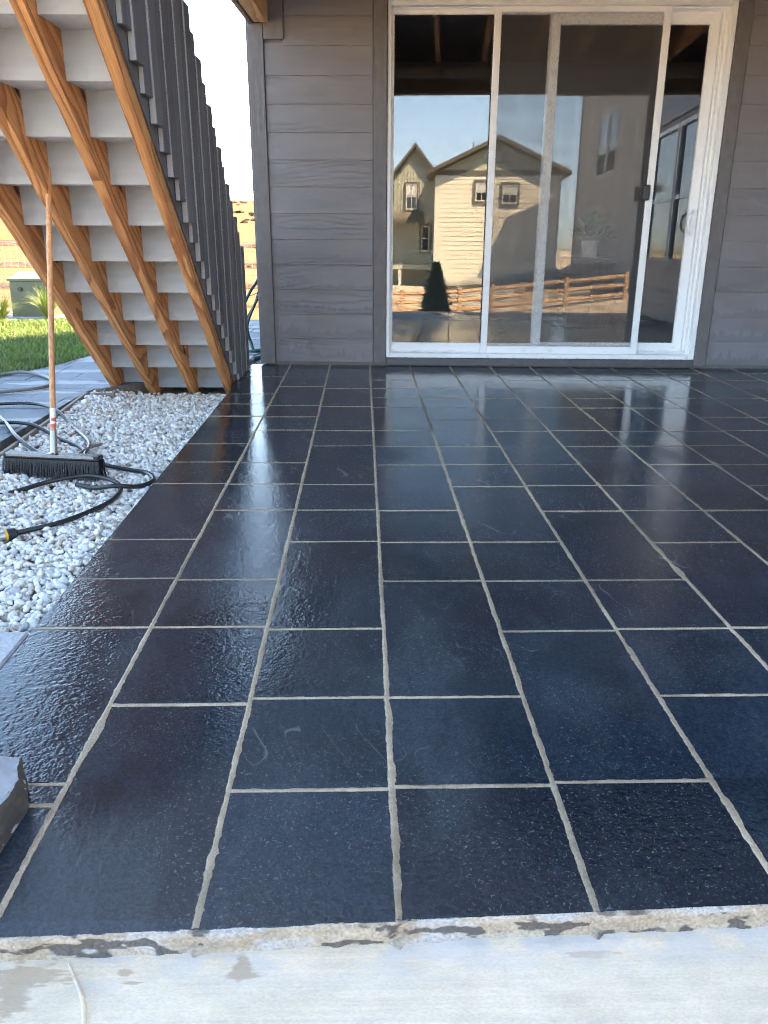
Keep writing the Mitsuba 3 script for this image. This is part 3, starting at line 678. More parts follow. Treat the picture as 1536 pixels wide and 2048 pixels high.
# ------------------------------------------------------------------ the house: walls, siding, trim
house = thing('house', 'dark grey lap sided house with white sliding patio door', 'house')
HH = 9.6
def hbox(u0, u1, v0, v1, z0, z1): return H(box(u0, u1, v0, v1, z0, z1))
obj('wall', join([hbox(-0.765, 0.172, 0.0, 0.16, -0.3, HH), hbox(2.548, 3.4, 0.0, 0.16, -0.3, HH), hbox(0.172, 2.548, 0.0, 0.16, 2.472, HH), hbox(0.172, 2.548, 0.0, 0.16, -0.3, 0.058)]), 'trim_mat', house)
obj('wall', join([hbox(-0.765, -0.60, 0.16, 4.5, -0.3, HH), hbox(-0.60, 10.4, 4.34, 4.5, -0.3, HH), hbox(10.24, 10.4, -6.2, 4.34, -0.3, HH)]), 'siding_mat', house)
obj('roof', H(prism([(-0.3, HH), (2.25, HH + 1.5), (4.6, HH)], 0, -0.85, 10.8)), 'roof_mat', house)
# wing to the right of the patio
WXX = 3.36
obj('wing_wall', join([box(WXX, WXX + 0.16, 0.3, 0.85, -0.3, HH), box(WXX, WXX + 0.16, 3.25, 6.2, -0.3, HH), box(WXX, WXX + 0.16, 0.85, 3.25, 2.30, HH), box(WXX, WXX + 0.16, 0.85, 3.25, -0.3, 0.66), box(WXX + 0.16, 10.4, 0.3, 0.46, -0.3, HH)]), 'trim_mat', house)
obj('roof', prism([(0.0, HH), (3.2, HH + 1.5), (6.4, HH)], 0, WXX - 0.3, 10.8), 'roof_mat', house)
def siding_board(u0, u1, z, e, M, prof_axis=0, flip=1):
    pr = [(-0.003, z + e + 0.018), (-0.010, z + e + 0.018), (-0.0195, z + 0.001), (-0.0185, z), (-0.010, z)]
    return xf(prism(pr, prof_axis, u0, u1), M)
for k in range(15):
    z = 0.025 + 0.1805 * k
    top = min(0.1805, 2.62 - z)
    if k == 12:
        obj('siding_board', siding_board(-0.545, 0.074, z, top, HM), 'siding_mat', house)
    else:
        obj('siding_board', siding_board(-0.678 if k < 12 else -0.53, 0.074, z, top, HM), 'siding_mat', house)
    obj('siding_board', siding_board(2.638, 3.34, z, top, HM), 'siding_mat', house)
WM = np.array([[0, 1, 0, WXX], [-1, 0, 0, 0], [0, 0, 1, 0], [0, 0, 0, 1.0]])   # u runs along -y, the face looks to -x
for k in range(15):
    z = 0.025 + 0.1805 * k
    if 0.60 < z < 2.2:
        obj('siding_board', siding_board(-6.05, -3.35, z, 0.1805, WM), 'siding_mat', house); obj('siding_board', siding_board(-0.75, -0.42, z, 0.1805, WM), 'siding_mat', house)
    else:
        obj('siding_board', siding_board(-6.05, -0.42, z, 0.1805, WM), 'siding_mat', house)
obj('corner_board', H(cbox(-0.785, -0.680, -0.034, 0.0, 0.012, 2.325, 0.003)), 'trim_mat', house)
obj('corner_board', H(cbox(-0.797, -0.766, -0.030, 0.12, 0.012, 2.60, 0.003)), 'trim_mat', house)
obj('trim_block', H(cbox(-0.678, -0.538, -0.033, 0.0, 2.228, 2.62, 0.003)), 'trim_mat', house)
obj('door_trim', H(cbox(0.080, 0.176, -0.030, 0.0, 0.018, 2.62, 0.003)), 'trim_mat', house)
obj('door_trim', H(cbox(2.541, 2.632, -0.030, 0.0, 0.014, 2.62, 0.003)), 'trim_mat', house)
obj('door_trim', H(cbox(0.178, 2.539, -0.029, 0.0, 2.468, 2.60, 0.003)), 'trim_mat', house)
obj('base_trim', H(cbox(0.178, 2.539, -0.024, 0.0, 0.008, 0.063, 0.003)), 'base_trim_mat', house)
# wing window
ww = fresh('house__wing_window')
labels[ww] = {'label': 'white framed side window of the wing'}
fr = []
for y0, y1 in ((0.85, 2.02), (2.08, 3.25)):
    fr += [box(WXX - 0.012, WXX + 0.05, y0, y0 + 0.05, 0.66, 2.30), box(WXX - 0.012, WXX + 0.05, y1 - 0.05, y1, 0.66, 2.30), box(WXX - 0.012, WXX + 0.05, y0 + 0.05, y1 - 0.05, 0.66, 0.71), box(WXX - 0.012, WXX + 0.05, y0 + 0.05, y1 - 0.05, 2.25, 2.30), box(WXX - 0.008, WXX + 0.05, y0 + 0.05, y1 - 0.05, 1.44, 1.49)]
scene[ww] = mikit.ply(join(fr), 'vinyl_mat')
for y0, y1 in ((0.90, 1.97), (2.13, 3.20)):
    for z0_, z1_ in ((0.71, 1.44), (1.49, 2.25)):
        obj('pane', box(WXX + 0.02, WXX + 0.03, y0, y1, z0_, z1_), 'pane_mat', ww)
obj('mullion', box(WXX - 0.014, WXX + 0.06, 2.02, 2.08, 0.66, 2.30), 'trim_mat', ww)

# interior room seen through the glass
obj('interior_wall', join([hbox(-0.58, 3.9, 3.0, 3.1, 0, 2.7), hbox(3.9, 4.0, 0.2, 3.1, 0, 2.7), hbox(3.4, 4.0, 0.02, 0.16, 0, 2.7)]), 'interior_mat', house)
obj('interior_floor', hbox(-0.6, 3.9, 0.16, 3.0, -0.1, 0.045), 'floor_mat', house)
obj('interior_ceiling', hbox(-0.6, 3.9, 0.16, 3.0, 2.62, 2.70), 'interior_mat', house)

# ------------------------------------------------------------------ sliding door
sd = 'house__sliding_door'
labels[sd] = {'label': 'white framed sliding glass patio door'}
def ring(u0, u1, z0, z1, wl, wr, wb, wt, v0, v1, c=0.003):
    return [cbox(u0, u0 + wl, v0, v1, z0, z1, c), cbox(u1 - wr, u1, v0, v1, z0, z1, c), cbox(u0 + wl + .0005, u1 - wr - .0005, v0 + 0.0005, v1, z0, z0 + wb, c), cbox(u0 + wl + .0005, u1 - wr - .0005, v0 + 0.0005, v1, z1 - wt, z1, c)]
obj('frame', D(join(ring(0.178, 2.538, 0.0655, 2.466, 0.026, 0.034, 0.034, 0.030, -0.030, 0.145) + ring(0.204, 2.504, 0.0995, 2.436, 0.010, 0.018, 0.012, 0.012, 0.022, 0.142) + ring(0.214, 2.486, 0.1115, 2.424, 0.004, 0.014, 0.008, 0.008, 0.060, 0.140))), 'vinyl_mat', sd)
obj('fixed_panel', D(join(ring(0.206, 1.368, 0.1005, 2.434, 0.016, 0.062, 0.070, 0.036, 0.040, 0.072))), 'vinyl_mat', sd)
obj('moving_panel', D(join(ring(1.300, 2.468, 0.114, 2.420, 0.062, 0.066, 0.062, 0.076, 0.082, 0.116))), 'vinyl_mat', sd)
def pane(u0, u1, z0, z1, v):
    return np.array([[u0, v, z0], [u1, v, z0], [u1, v, z1], [u0, v, z1]]), np.array([[0, 1, 2], [0, 2, 3]])
obj('fixed_pane', D(pane(0.2195, 1.3075, 0.1695, 2.3995, 0.058)), 'glass_mat', sd)
obj('moving_pane', D(pane(1.3615, 2.4025, 0.1755, 2.3445, 0.100)), 'glass_mat', sd)
hnd = spline([(2.440, 0.082, 0.972), (2.428, 0.050, 0.978), (2.402, 0.026, 1.005), (2.390, 0.020, 1.055), (2.402, 0.026, 1.105), (2.428, 0.050, 1.132), (2.440, 0.082, 1.138)], 8)
obj('handle', D(tube(hnd, 0.0105, 10)), 'vinyl_mat', sd, smooth=True)
obj('lock_plate', D(join([cbox(2.432, 2.462, 0.072, 0.083, 0.955, 1.155, 0.003), cbox(2.444, 2.452, 0.058, 0.072, 1.03, 1.075, 0.003)])), 'vinyl_mat', sd)
ss = 'house__screen_door'
labels[ss] = {'label': 'half open insect screen door with white frame'}
obj('frame', D(join(ring(0.906, 2.106, 0.100, 2.434, 0.049, 0.049, 0.056, 0.034, -0.004, 0.018))), 'vinyl_mat', ss)
wires = []
pit, rw = 0.0032, 0.00026
su0, su1, sz0, sz1 = 0.954, 2.058, 0.155, 2.401
for u in np.arange(su0, su1, pit):
    wires.append((np.array([[u - rw, 0.007, sz0], [u + rw, 0.007, sz0], [u + rw, 0.007, sz1], [u - rw, 0.007, sz1]]), np.array([[0, 1, 2], [0, 2, 3]])))
for z in np.arange(sz0, sz1, pit):
    wires.append((np.array([[su0, 0.0076, z - rw], [su1, 0.0076, z - rw], [su1, 0.0076, z + rw], [su0, 0.0076, z + rw]]), np.array([[0, 1, 2], [0, 2, 3]])))
obj('insect_mesh', D(join(wires)), 'screen_mat', ss)
labels['house__screen_door__insect_mesh'] = {'kind': 'stuff'}
lt = trimesh.util.concatenate([trimesh.Trimesh(*cbox(2.030, 2.078, -0.030, -0.004, 1.205, 1.312, 0.009)), trimesh.Trimesh(*cbox(2.038, 2.070, -0.036, -0.030, 1.222, 1.296, 0.003))])
obj('latch', D((np.array(lt.vertices), np.array(lt.faces))), 'black_plastic_mat', ss)

# things inside the room
cb = thing('cabinet', 'dark brown wooden cabinet dimly seen inside the room', 'cabinet')
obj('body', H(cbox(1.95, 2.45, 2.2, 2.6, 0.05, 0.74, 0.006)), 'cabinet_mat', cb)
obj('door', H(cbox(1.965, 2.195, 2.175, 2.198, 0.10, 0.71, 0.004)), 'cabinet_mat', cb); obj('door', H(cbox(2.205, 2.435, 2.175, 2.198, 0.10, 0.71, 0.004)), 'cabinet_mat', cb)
hp = thing('potted_plant', 'small leafy plant in a pale pot on the indoor cabinet', 'plant')
rv = trimesh.creation.revolve([(0, 0), (0.07, 0), (0.09, 0.16), (0.08, 0.16), (0.075, 0.12), (0, 0.12)], sections=24); rv.apply_translation([2.2, 2.4, 0.7405])
obj('pot', H((np.array(rv.vertices), np.array(rv.faces))), 'white_trim_mat', hp, smooth=40)
vs, fs, cs, a0 = [], [], [], 0
for k in range(90):
    d = np.array([r.normal(), r.normal(), abs(r.normal()) + .4]); d /= np.linalg.norm(d); s = np.cross(d, [0, 0, 1.0]); s /= np.linalg.norm(s) + 1e-9
    c = np.array([2.2, 2.4, 0.88]); L = r.uniform(0.12, 0.30); e = c + d * L; w = 0.028
    vs.append(np.array([c + d * L * .5, c + d * L * .8 + s * w, e + d * .05 - [0, 0, .02], c + d * L * .8 - s * w])); fs.append(np.array([[0, 1, 2], [0, 2, 3]]) + a0); a0 += 4
    cs.append(np.broadcast_to(np.array([0.04, 0.12, 0.06]) * r.uniform(.6, 1.6), (4, 3)))
scene[hp + '__leaves'] = mikit.ply(H((np.vstack(vs), np.vstack(fs))), 'leaf_mat', color=np.vstack(cs))

# ------------------------------------------------------------------ deck above the patio
dk = thing('deck', 'wooden deck overhead with orange joists and a dark fascia', 'deck')
DY0 = 3.96
for k in range(8):
    x = 0.08 + 0.42 * k
    obj('joist', cbox(x - 0.021, x + 0.021, DY0 + 0.05, wall_y(x) - 0.09, 2.50, 2.715, 0.004), 'joist_mat', dk)
obj('joist', cbox(-0.36, -0.318, DY0 + 0.05, wall_y(-.34) - 0.09, 2.50, 2.715, 0.004), 'joist_mat', dk)
obj('rim_beam', H(cbox(-0.742, -0.640, -4.6, -0.036, 2.328, 2.70, 0.005)), 'beam_mat', dk)
obj('fascia', H(cbox(-0.775, -0.745, -4.62, -0.034, 2.320, 2.76, 0.003)), 'trim_mat', dk)
obj('ledger', H(cbox(-0.52, 3.3, -0.085, -0.036, 2.622, 2.715, 0.004)), 'joist_mat', dk)
obj('front_beam', cbox(-0.55, WXX - 0.02, DY0 - 0.075, DY0 + 0.04, 2.30, 2.50, 0.005), 'cabinet_mat', dk)
obj('fascia', cbox(-0.55, WXX - 0.02, DY0 - 0.105, DY0 - 0.078, 2.30, 2.76, 0.003), 'trim_mat', dk)
y = DY0 - 0.09
while y < wall_y(0) - 0.2:
    obj('deck_board', cbox(-0.74, WXX - 0.02, y, y + 0.138, 2.718, 2.743, 0.003), 'deckboard_mat', dk); y += 0.1435
pp = thing('corrugated_pipe', 'black corrugated pipe hanging under the deck joists', 'pipe')
t = np.linspace(-0.45, WXX - 0.1, 520)
obj('hose_body', tube(np.stack([t, np.full_like(t, 4.16) + 0.01 * np.sin(t * 3), 2.435 + 0.012 * np.sin(t * 2.2 + 1)], -1), 0.052 + 0.006 * np.sin(t * 2 * np.pi / 0.03), 14), 'pipe_mat', pp, smooth=True)
for x in (0.5, 1.34, 2.18, 3.02):
    obj('strap', tube([(x + 0.03, 4.16 + 0.062 * math.cos(a), 2.435 + 0.064 * math.sin(a)) for a in np.linspace(0, 2 * np.pi, 20)], 0.008, 6), 'black_plastic_mat', pp, smooth=True)

# ------------------------------------------------------------------ stairs climbing towards the camera
stc = thing('staircase', 'open wooden deck staircase with four stringers and grey plank guard', 'staircase')
RUN, RISE, Y0s, Z0s = 0.227, 0.17513, 5.78, -0.014
SLOPE = RISE / RUN
NST = 15
XS = [(-0.945, -0.899), (-1.192, -1.146), (-1.462, -1.416), (-1.697, -1.651)]
def low(y): return -0.062 - (y - 5.47) * SLOPE
ytop = Y0s - RUN * (NST - 1)
poly = [(5.60, low(5.60)), (5.66, -0.14), (Y0s, -0.14)]
for k in range(NST - 1):
    poly += [(Y0s - k * RUN, Z0s + k * RISE - 0.024), (Y0s - (k + 1) * RUN, Z0s + k * RISE - 0.024)]
poly += [(ytop, Z0s + (NST - 1) * RISE - 0.024), (ytop - 0.12, Z0s + (NST - 1) * RISE - 0.024), (ytop - 0.12, low(ytop - 0.12))]
for x0, x1 in XS:
    obj('stringer', prism(poly, 0, x0, x1), 'stringer_mat', stc)
for k in range(-1, NST - 1):
    yk, zk = Y0s - (k) * RUN, Z0s + k * RISE
    if k >= 0:
        z_lo = zk - RISE - 0.024 if k else -0.14
        obj('riser', cbox(-1.72, -0.8985, yk + 0.0015, yk + 0.017, z_lo, zk - 0.0245, 0.001), 'riser_mat', stc)
        nose, back = yk + 0.035, yk - RUN + 0.0012
        pr = [(nose, zk), (nose, zk - 0.025)]
        yb = np.linspace(yk - 0.004, back + 0.004, 13)
        for q in range(12):
            pr += [(yb[q], zk - 0.025), (yb[q] - 0.004, zk - 0.019), (yb[q + 1] + 0.006, zk - 0.019), (yb[q + 1] + 0.002, zk - 0.025)]
        pr += [(back, zk - 0.025), (back, zk)]
        obj('tread', prism(pr, 0, -1.73, -0.8985), 'riser_mat', stc)
PG, XG0, XG1 = 0.12474, -0.8885, -0.858
ya, yb_ = 5.66, ytop - 0.12
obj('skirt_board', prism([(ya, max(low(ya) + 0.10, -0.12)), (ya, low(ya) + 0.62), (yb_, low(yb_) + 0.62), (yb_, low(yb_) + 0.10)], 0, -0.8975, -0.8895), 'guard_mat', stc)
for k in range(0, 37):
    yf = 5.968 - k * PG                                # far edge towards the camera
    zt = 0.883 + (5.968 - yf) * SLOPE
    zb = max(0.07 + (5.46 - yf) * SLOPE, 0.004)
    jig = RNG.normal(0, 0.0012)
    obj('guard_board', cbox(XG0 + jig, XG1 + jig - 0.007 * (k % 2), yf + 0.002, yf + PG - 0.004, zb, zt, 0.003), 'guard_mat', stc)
zl = Z0s + (NST - 1) * RISE
for k in range(8):
    obj('landing_board', cbox(-1.95, -0.82, ytop - 0.14 - 0.1435 * k, ytop - 0.14 - 0.1435 * k + 0.138, zl - 0.025, zl, 0.003), 'riser_mat', stc)
obj('landing_beam', cbox(-1.95, -0.80, ytop - 0.24, ytop - 0.19, zl - 0.24, zl - 0.026, 0.004), 'joist_mat', stc)
obj('landing_beam', cbox(-1.95, -0.80, ytop - 1.20, ytop - 1.15, zl - 0.24, zl - 0.026, 0.004), 'joist_mat', stc)
tag(obj('stair_footing', cbox(-1.78, -0.885, 5.40, 5.80, -0.25, -0.098, 0.008), 'pad_mat'), 'rough concrete footing under the stair stringers', kind='structure')
ks = thing('river_stone', 'smooth grey brown stone lying at the foot of the stairs', 'stone')
obj('body', (variants[3] * 0.030 * [1.5, 1, 0.9] + [-1.02, 5.50, -0.085], ico.faces), 'boulder_mat', ks, smooth=True)
labels[ks]['label'] = 'smooth grey brown stone lying at the foot of the stairs'

# ------------------------------------------------------------------ broom and hoses
bm = thing('broom', 'push broom with orange wooden handle and black bristles on the gravel', 'broom')
ha, hb = np.array([-1.60, 3.50, 0.0]), np.array([-1.155, 3.425, 0.0])
hd = (hb - ha) / np.linalg.norm(hb - ha); hn = np.array([-hd[1], hd[0], 0]); LB = np.linalg.norm(hb - ha)
BM = np.eye(4); BM[:3, 0], BM[:3, 1], BM[:3, 2], BM[:3, 3] = hd, hn, [0, 0, 1], ha + [0, 0, 0.035]
obj('head', xf(cbox(0, LB, -0.028, 0.028, 0, 0.022, 0.006), BM), 'black_plastic_mat', bm)
obj('brace', xf(join([cbox(LB * .5 - 0.014, LB * .5 + 0.014, -0.03, 0.03, 0.0225, 0.030, 0.003), cbox(0.02, LB - 0.02, -0.031, -0.029, 0.012, 0.024, 0.0005)]), BM), 'metal_mat', bm)
bs = []
rb = np.random.default_rng(4)
for iy in range(9):
    for ix in range(150):
        x0 = (ix + 0.5) / 150 * LB; y0 = -0.026 + 0.052 * iy / 8
        tip = np.array([x0 + rb.normal(0, .004) + (x0 / LB - .5) * 0.012, y0 * 1.55 + rb.normal(0, .005), -0.082 + rb.normal(0, .003)]); root = np.array([x0, y0, 0.0])
        w = 0.0013
        v = np.array([root + [-w, -w, 0], root + [w, -w, 0], root + [0, w, 0], tip + [-w * .6, -w * .6, 0], tip + [w * .6, -w * .6, 0], tip + [0, w * .6, 0]])
        bs.append((v, np.array([[0, 1, 4], [0, 4, 3], [1, 2, 5], [1, 5, 4], [2, 0, 3], [2, 3, 5]])))
kb = obj('bristles', xf(join(bs), BM), 'bristle_mat', bm)
labels[kb] = {'kind': 'stuff'}
hs0 = np.array([-1.372, 3.462, 0.058]); hs1 = np.array([-1.425, 3.985, 1.290]); hdir = (hs1 - hs0)
obj('handle', tube([hs0 + hdir * t for t in (0.05, 0.2, 0.5, 0.8, 0.985, 0.993, 1.0)], [0.0125, 0.0125, 0.0125, 0.0125, 0.0125, 0.0105, 0.006], 16), 'handle_mat', bm, smooth=40)
obj('socket', tube([hs0 - hdir * 0.012, hs0, hs0 + hdir * 0.05, hs0 + hdir * 0.075], [0.013, 0.0155, 0.0155, 0.0138], 14), 'metal_mat', bm, smooth=40)
obj('sticker', tube([hs0 + hdir * 0.085, hs0 + hdir * 0.15], [0.0129, 0.0129], 16, False), 'sticker_mat', bm, smooth=40)

zh = -0.045
gh = thing('garden_hose', 'black garden hose looped on the gravel with yellow banded nozzle', 'hose')
loop1 = [(-1.262, 2.745, zh), (-1.143, 2.853, zh), (-1.07, 2.98, zh), (-1.024, 3.117, zh), (-1.025, 3.24, zh + .01), (-1.09, 3.33, zh + .02), (-1.221, 3.395, zh + .02), (-1.36, 3.34, zh + .01), (-1.507, 3.188, zh), (-1.75, 3.02, zh + .01), (-1.98, 2.99, zh + .05), (-2.16, 3.2, zh + .065), (-2.2, 3.6, .02), (-2.05, 4.0, .02), (-1.942, 4.216, .02), (-1.76, 4.20, .015), (-1.58, 4.08, -.03), (-1.43, 3.955, zh), (-1.345, 3.78, zh), (-1.40, 3.70, zh + .012), (-1.53, 3.74, zh + .015), (-1.72, 3.92, .015), (-1.92, 4.25, .02), (-2.15, 4.60, .02), (-2.148, 4.705, .02), (-1.95, 4.72, .02), (-1.76, 4.56, .015), (-1.60, 4.35, -.035), (-1.40, 4.0, zh + .012), (-1.33, 3.72, zh + .012), (-1.20, 3.60, zh + .01), (-1.071, 3.549, zh), (-0.98, 3.50, zh), (-0.925, 3.39, zh), (-0.965, 3.30, zh), (-1.05, 3.245, zh + .02), (-1.15, 3.28, zh), (-1.24, 3.33, zh)]
obj('tube', tube(spline(loop1, 10), 0.0098, 12), 'hose_mat', gh, smooth=True)
nd = np.array([-1.262, 2.745, zh]) - np.array([-1.143, 2.853, zh]); nd /= np.linalg.norm(nd); n0 = np.array([-1.262, 2.745, zh])
obj('collar', tube([n0 - nd * .004, n0 + nd * 0.004, n0 + nd * 0.03, n0 + nd * 0.034], [0.012, 0.021, 0.023, 0.020], 18), 'black_plastic_mat', gh, smooth=40)
obj('band', tube([n0 + nd * 0.0335, n0 + nd * 0.042], [0.0215, 0.0215], 18), 'yellow_mat', gh, smooth=40)
obj('nozzle', tube([n0 + nd * 0.0425, n0 + nd * 0.07, n0 + nd * 0.12], [0.019, 0.016, 0.018], 16), 'metal_mat', gh, smooth=40)
obj('tube', tube(spline([(-1.40, 3.75, zh), (-1.36, 3.86, zh + .02), (-1.33, 3.98, zh + .01), (-1.37, 3.62, zh + .03)][:3], 6), 0.0075, 8), 'grey_hose_mat', gh, smooth=True)
g2 = thing('garden_hose', 'short grey hose curving across the blue path by the lawn', 'hose')
obj('tube', tube(spline([(-2.9, 4.72, .012), (-2.55, 4.98, .012), (-2.27, 5.15, .012), (-2.12, 5.28, .012), (-2.13, 5.52, .012), (-2.30, 5.75, .012), (-2.46, 5.82, .02), (-2.58, 5.76, .012), (-2.72, 5.6, .012)], 10), 0.012, 12), 'grey_hose_mat', g2, smooth=True)
g3 = thing('garden_hose', 'dark green hoses hanging at the house corner behind the stairs', 'hose')
for pts, rr in (([(-0.82, 7.2, 0.80), (-0.89, 7.1, 0.60), (-0.95, 7.0, 0.50), (-1.02, 7.0, 0.36), (-1.06, 7.0, 0.20), (-1.10, 7.05, 0.0)], 0.012),
                ([(-0.83, 7.15, 0.66), (-0.88, 7.0, 0.47), (-0.93, 7.0, 0.37), (-0.985, 7.0, 0.24), (-0.985, 7.0, 0.15), (-0.965, 7.0, 0.08), (-0.935, 6.95, 0.01), (-0.88, 6.9, -0.03)], 0.012),
                ([(-0.86, 7.1, 0.62), (-0.91, 7.02, 0.42), (-1.0, 7.02, 0.26), (-1.03, 7.02, 0.12)], 0.010),
                ([(-1.2, 7.1, 0.0), (-1.021, 7.0, 0.0), (-0.94, 6.95, 0.012), (-0.83, 6.95, 0.03)], 0.016),
                ([(-1.2, 6.9, -0.06), (-1.03, 6.75, -0.05), (-0.94, 6.7, -0.03), (-0.83, 6.75, 0.0)], 0.020)):
    obj('tube', tube(spline(pts, 8), rr, 10), 'green_hose_mat', g3, smooth=True)
obj('wire', tube(spline([(-1.15, 7.0, 0.40), (-1.0, 6.98, 0.45), (-0.86, 6.98, 0.50)], 8), 0.003, 6), 'black_plastic_mat', g3, smooth=True)

# ------------------------------------------------------------------ houses across the yard (mirrored in the glass)
def lap_wall_x(x0, x1, y, z0, z1, e, facing=1):
    out = []; z = z0
    while z < z1 - 0.01:
        zt = min(z + e, z1)
        out.append(prism([(y + facing * 0.02, z), (y + facing * 0.004, zt + 0.0), (y, zt), (y, z)], 0, x0, x1)); z += e
    return out
def window(parent, x0, x1, y, z0, z1, blind=True, f=0.09, grid=True):
    k = obj('window', join([box(x0 - f, x0, y, y + 0.07, z0 - f, z1 + f), box(x1, x1 + f, y, y + 0.07, z0 - f, z1 + f), box(x0, x1, y, y + 0.069, z0 - f, z0), box(x0, x1, y, y + 0.069, z1, z1 + f)]), 'dark_trim_mat', parent)
    zm = (z0 + z1) / 2; w = 0.045
    parts = [box(x0, x0 + w, y, y + 0.05, z0, z1), box(x1 - w, x1, y, y + 0.05, z0, z1), box(x0 + w, x1 - w, y, y + 0.05, z0, z0 + w), box(x0 + w, x1 - w, y, y + 0.05, z1 - w, z1), box(x0 + w, x1 - w, y, y + 0.05, zm - w / 2, zm + w / 2)]
    if grid:
        xm = (x0 + x1) / 2
        parts += [box(xm - 0.014, xm + 0.014, y, y + 0.047, z0 + w, z1 - w)]
    obj('sash', join(parts), 'white_trim_mat', k)
    obj('pane', box(x0, x1, y + 0.012, y + 0.022, z0, z1), 'pane_mat', k)
    if blind:
        obj('blind', box(x0 + w, x1 - w, y + 0.0225, y + 0.026, zm + 0.05, z1 - w), 'blind_mat', k)
    return k
ch = thing('cream_house', 'cream two storey gabled house mirrored in the door glass', 'house')
CYf = -24.0
CX0, CX1, CE, CR, CXR = 0.0, 5.3, 3.95, 5.15, 2.62
obj('wall', join([box(CX0, CX1, CYf - 9, CYf - 0.01, -3.2, CE + .05)] ), 'cream_mat', ch)
for m in lap_wall_x(CX0, CX1, CYf, -3.0, CE - 0.14, 0.19):
    obj('siding_board', m, 'cream_mat', ch)
obj('frieze_board', box(CX0, CX1, CYf, CYf + 0.05, CE - 0.14, CE + 0.04), 'dark_trim_mat', ch)
obj('gable', prism([(CX0 + .2, CE + 0.04), (CX1 - .2, CE + 0.04), (CXR, CR - 0.06)], 1, CYf - 0.3, CYf + 0.01), 'sage_mat', ch)
for x in np.arange(CX0 + 0.45, CX1 - 0.3, 0.3):
    zt = CE + (CR - CE) * (1 - abs(x - CXR) / (CX1 - CXR)) - 0.1
    obj('batten', box(x - 0.02, x + 0.02, CYf + 0.0105, CYf + 0.03, CE + 0.041, max(zt, CE + 0.06)), 'sage_mat', ch)
for s, x_e in ((1, CX0 - 0.35), (-1, CX1 + 0.35)):
    ze = CE - 0.16
    q = [(x_e, ze), (CXR, CR), (CXR, CR + 0.16), (x_e, ze + 0.16)]
    obj('roof', prism(q if s > 0 else q[::-1], 1, CYf - 9.3, CYf + 0.45), 'roof_mat', ch)
for x in (CX0 - 0.0, CX1 - 0.10):
    obj('corner_board', box(x, x + 0.10, CYf + 0.021, CYf + 0.04, -3.0, CE - 0.141), 'white_trim_mat', ch)
window(ch, 1.72, 2.24, CYf + 0.015, 2.78, 3.52); window(ch, 2.85, 3.48, CYf + 0.015, 2.68, 3.44)
gv_ = obj('gable_vent', box(CXR - 0.22, CXR + 0.22, CYf + 0.0105, CYf + 0.05, CE + 0.32, CE + 0.86), 'dark_trim_mat', ch)
obj('louver', box(CXR - 0.15, CXR + 0.15, CYf + 0.0505, CYf + 0.06, CE + 0.38, CE + 0.80), 'sage_mat', gv_)
obj('roof_vent', box(1.55, 1.63, CYf - 1.2, CYf - 1.12, CE + .5, CR + 0.05), 'dark_trim_mat', ch)
# its recessed left wing with porch and balcony
wg = thing('gabled_house', 'shaded sage grey gabled house with balcony left of the cream house', 'house')
WY = -26.5
obj('wall', box(-2.6, -0.02, WY - 6, WY, -3.2, 4.1), 'umber_mat', wg)
obj('gable', prism([(-1.75, 4.1), (-0.05, 4.1), (-0.95, 5.15)], 1, WY - 3, WY), 'umber_mat', wg)
for x in np.arange(-1.7, -0.05, 0.14):
    obj('batten', box(x - .015, x + .015, WY, WY + 0.03, 2.5, 4.3 + 0.75 * (1 - abs(x + 0.95) / 0.9)), 'umber_mat', wg)
q = [(-2.05, 3.85), (-0.95, 5.17), (-0.95, 5.33), (-2.05, 4.01)]
obj('roof', prism(q, 1, WY - 6, WY + 0.35), 'roof_mat', wg)
q = [(0.2, 3.75), (-0.95, 5.17), (-0.95, 5.33), (0.2, 3.91)]
obj('roof', prism(q[::-1], 1, WY - 6, WY + 0.35), 'roof_mat', wg)
obj('roof', prism([(-3.2, 3.3), (-1.9, 3.9), (-1.9, 4.05), (-3.2, 3.45)], 1, WY - 6, WY + 0.8), 'roof_mat', wg)
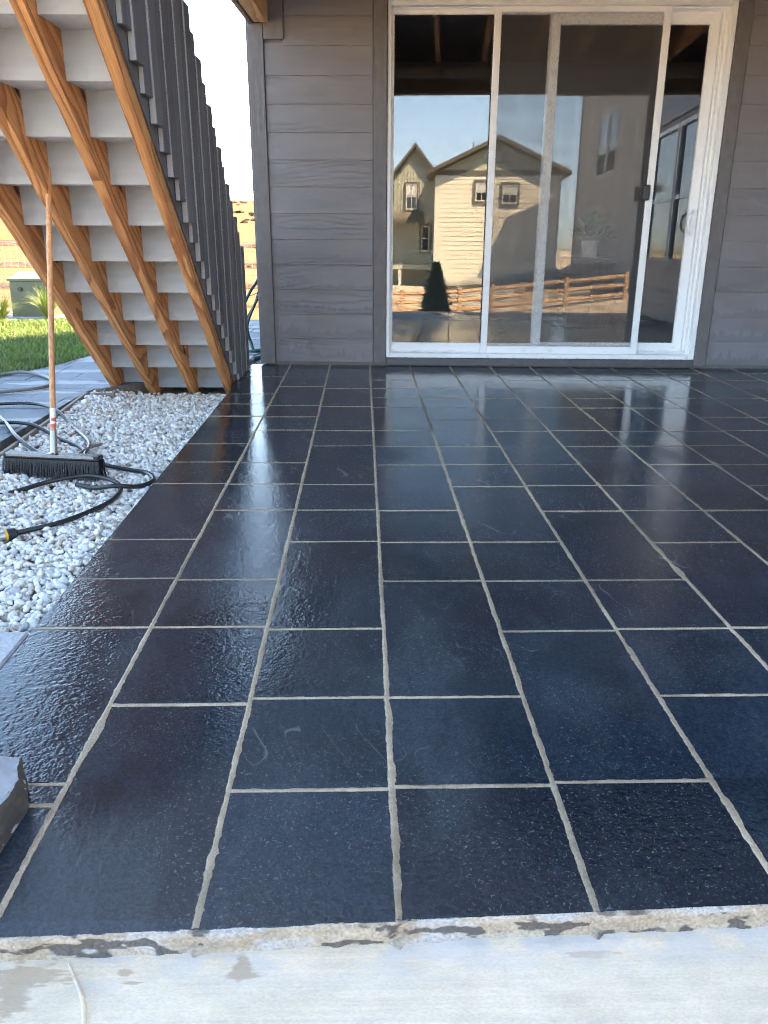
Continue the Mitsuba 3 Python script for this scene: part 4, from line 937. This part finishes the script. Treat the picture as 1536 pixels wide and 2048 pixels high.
window(wg, -1.35, -0.85, WY + 0.031, 2.55, 3.65, True, 0.06); window(wg, -0.62, -0.25, WY + 0.031, 0.75, 1.85, False, 0.08, False); window(wg, -2.2, -1.95, WY + 0.031, 2.8, 3.6, True, 0.05, False)
obj('porch_roof', prism([(WY, 2.35), (WY + 1.2, 1.95), (WY + 1.2, 2.08), (WY, 2.48)], 0, -2.6, -0.5), 'roof_mat', wg)
obj('balcony', box(-2.6, -0.03, WY, WY + 1.0, -0.05, 0.15), 'sage_mat', wg)
bal = []
for x in np.arange(-2.55, -0.05, 0.11):
    bal.append(box(x - .012, x + .012, WY + 0.95, WY + 0.975, 0.15, 0.72))
bal.append(box(-2.6, -0.03, WY + 0.93, WY + 0.99, 0.72, 0.77))
obj('railing', join(bal), 'sage_mat', wg)
for x in (-2.5, -1.55, -0.12):
    obj('column', box(x - .07, x + .07, WY + 0.84, WY + 0.98, -3.2, -0.05), 'white_trim_mat', wg)
# tall neighbour at the right
nb = thing('grey_house', 'tall plain greige house standing right of the cream house', 'house')
obj('wall', box(5.6, 13, -21.4, -7.6, -3, 6.8), 'stucco_mat', nb)
for z in np.arange(-2.8, 6.5, 0.22):
    obj('siding_board', prism([(5.6, z), (5.58, z), (5.596, z + .22), (5.6, z + .22)], 1, -21.25, -7.7), 'stucco_mat', nb)
obj('roof', prism([(5.3, 6.8), (9.4, 8.6), (13.6, 6.8)], 1, -21.6, -7.2), 'roof_mat', nb)
for y0, y1 in ((-17.1, -15.5), (-15.3, -13.75)):
    k = obj('window', join([box(5.55, 5.60, y0, y0 + .07, 3.1, 4.95), box(5.55, 5.60, y1 - .07, y1, 3.1, 4.95), box(5.55, 5.60, y0 + .07, y1 - .07, 3.1, 3.17), box(5.55, 5.60, y0 + .07, y1 - .07, 4.88, 4.95), box(5.55, 5.60, y0 + .07, y1 - .07, 3.98, 4.06)]), 'white_trim_mat', nb)
    obj('pane', box(5.574, 5.578, y0 + .07, y1 - .07, 3.17, 4.88), 'pane_mat', k)
obj('corner_board', box(5.565, 5.72, -21.42, -21.27, -3, 6.75), 'dark_trim_mat', nb)
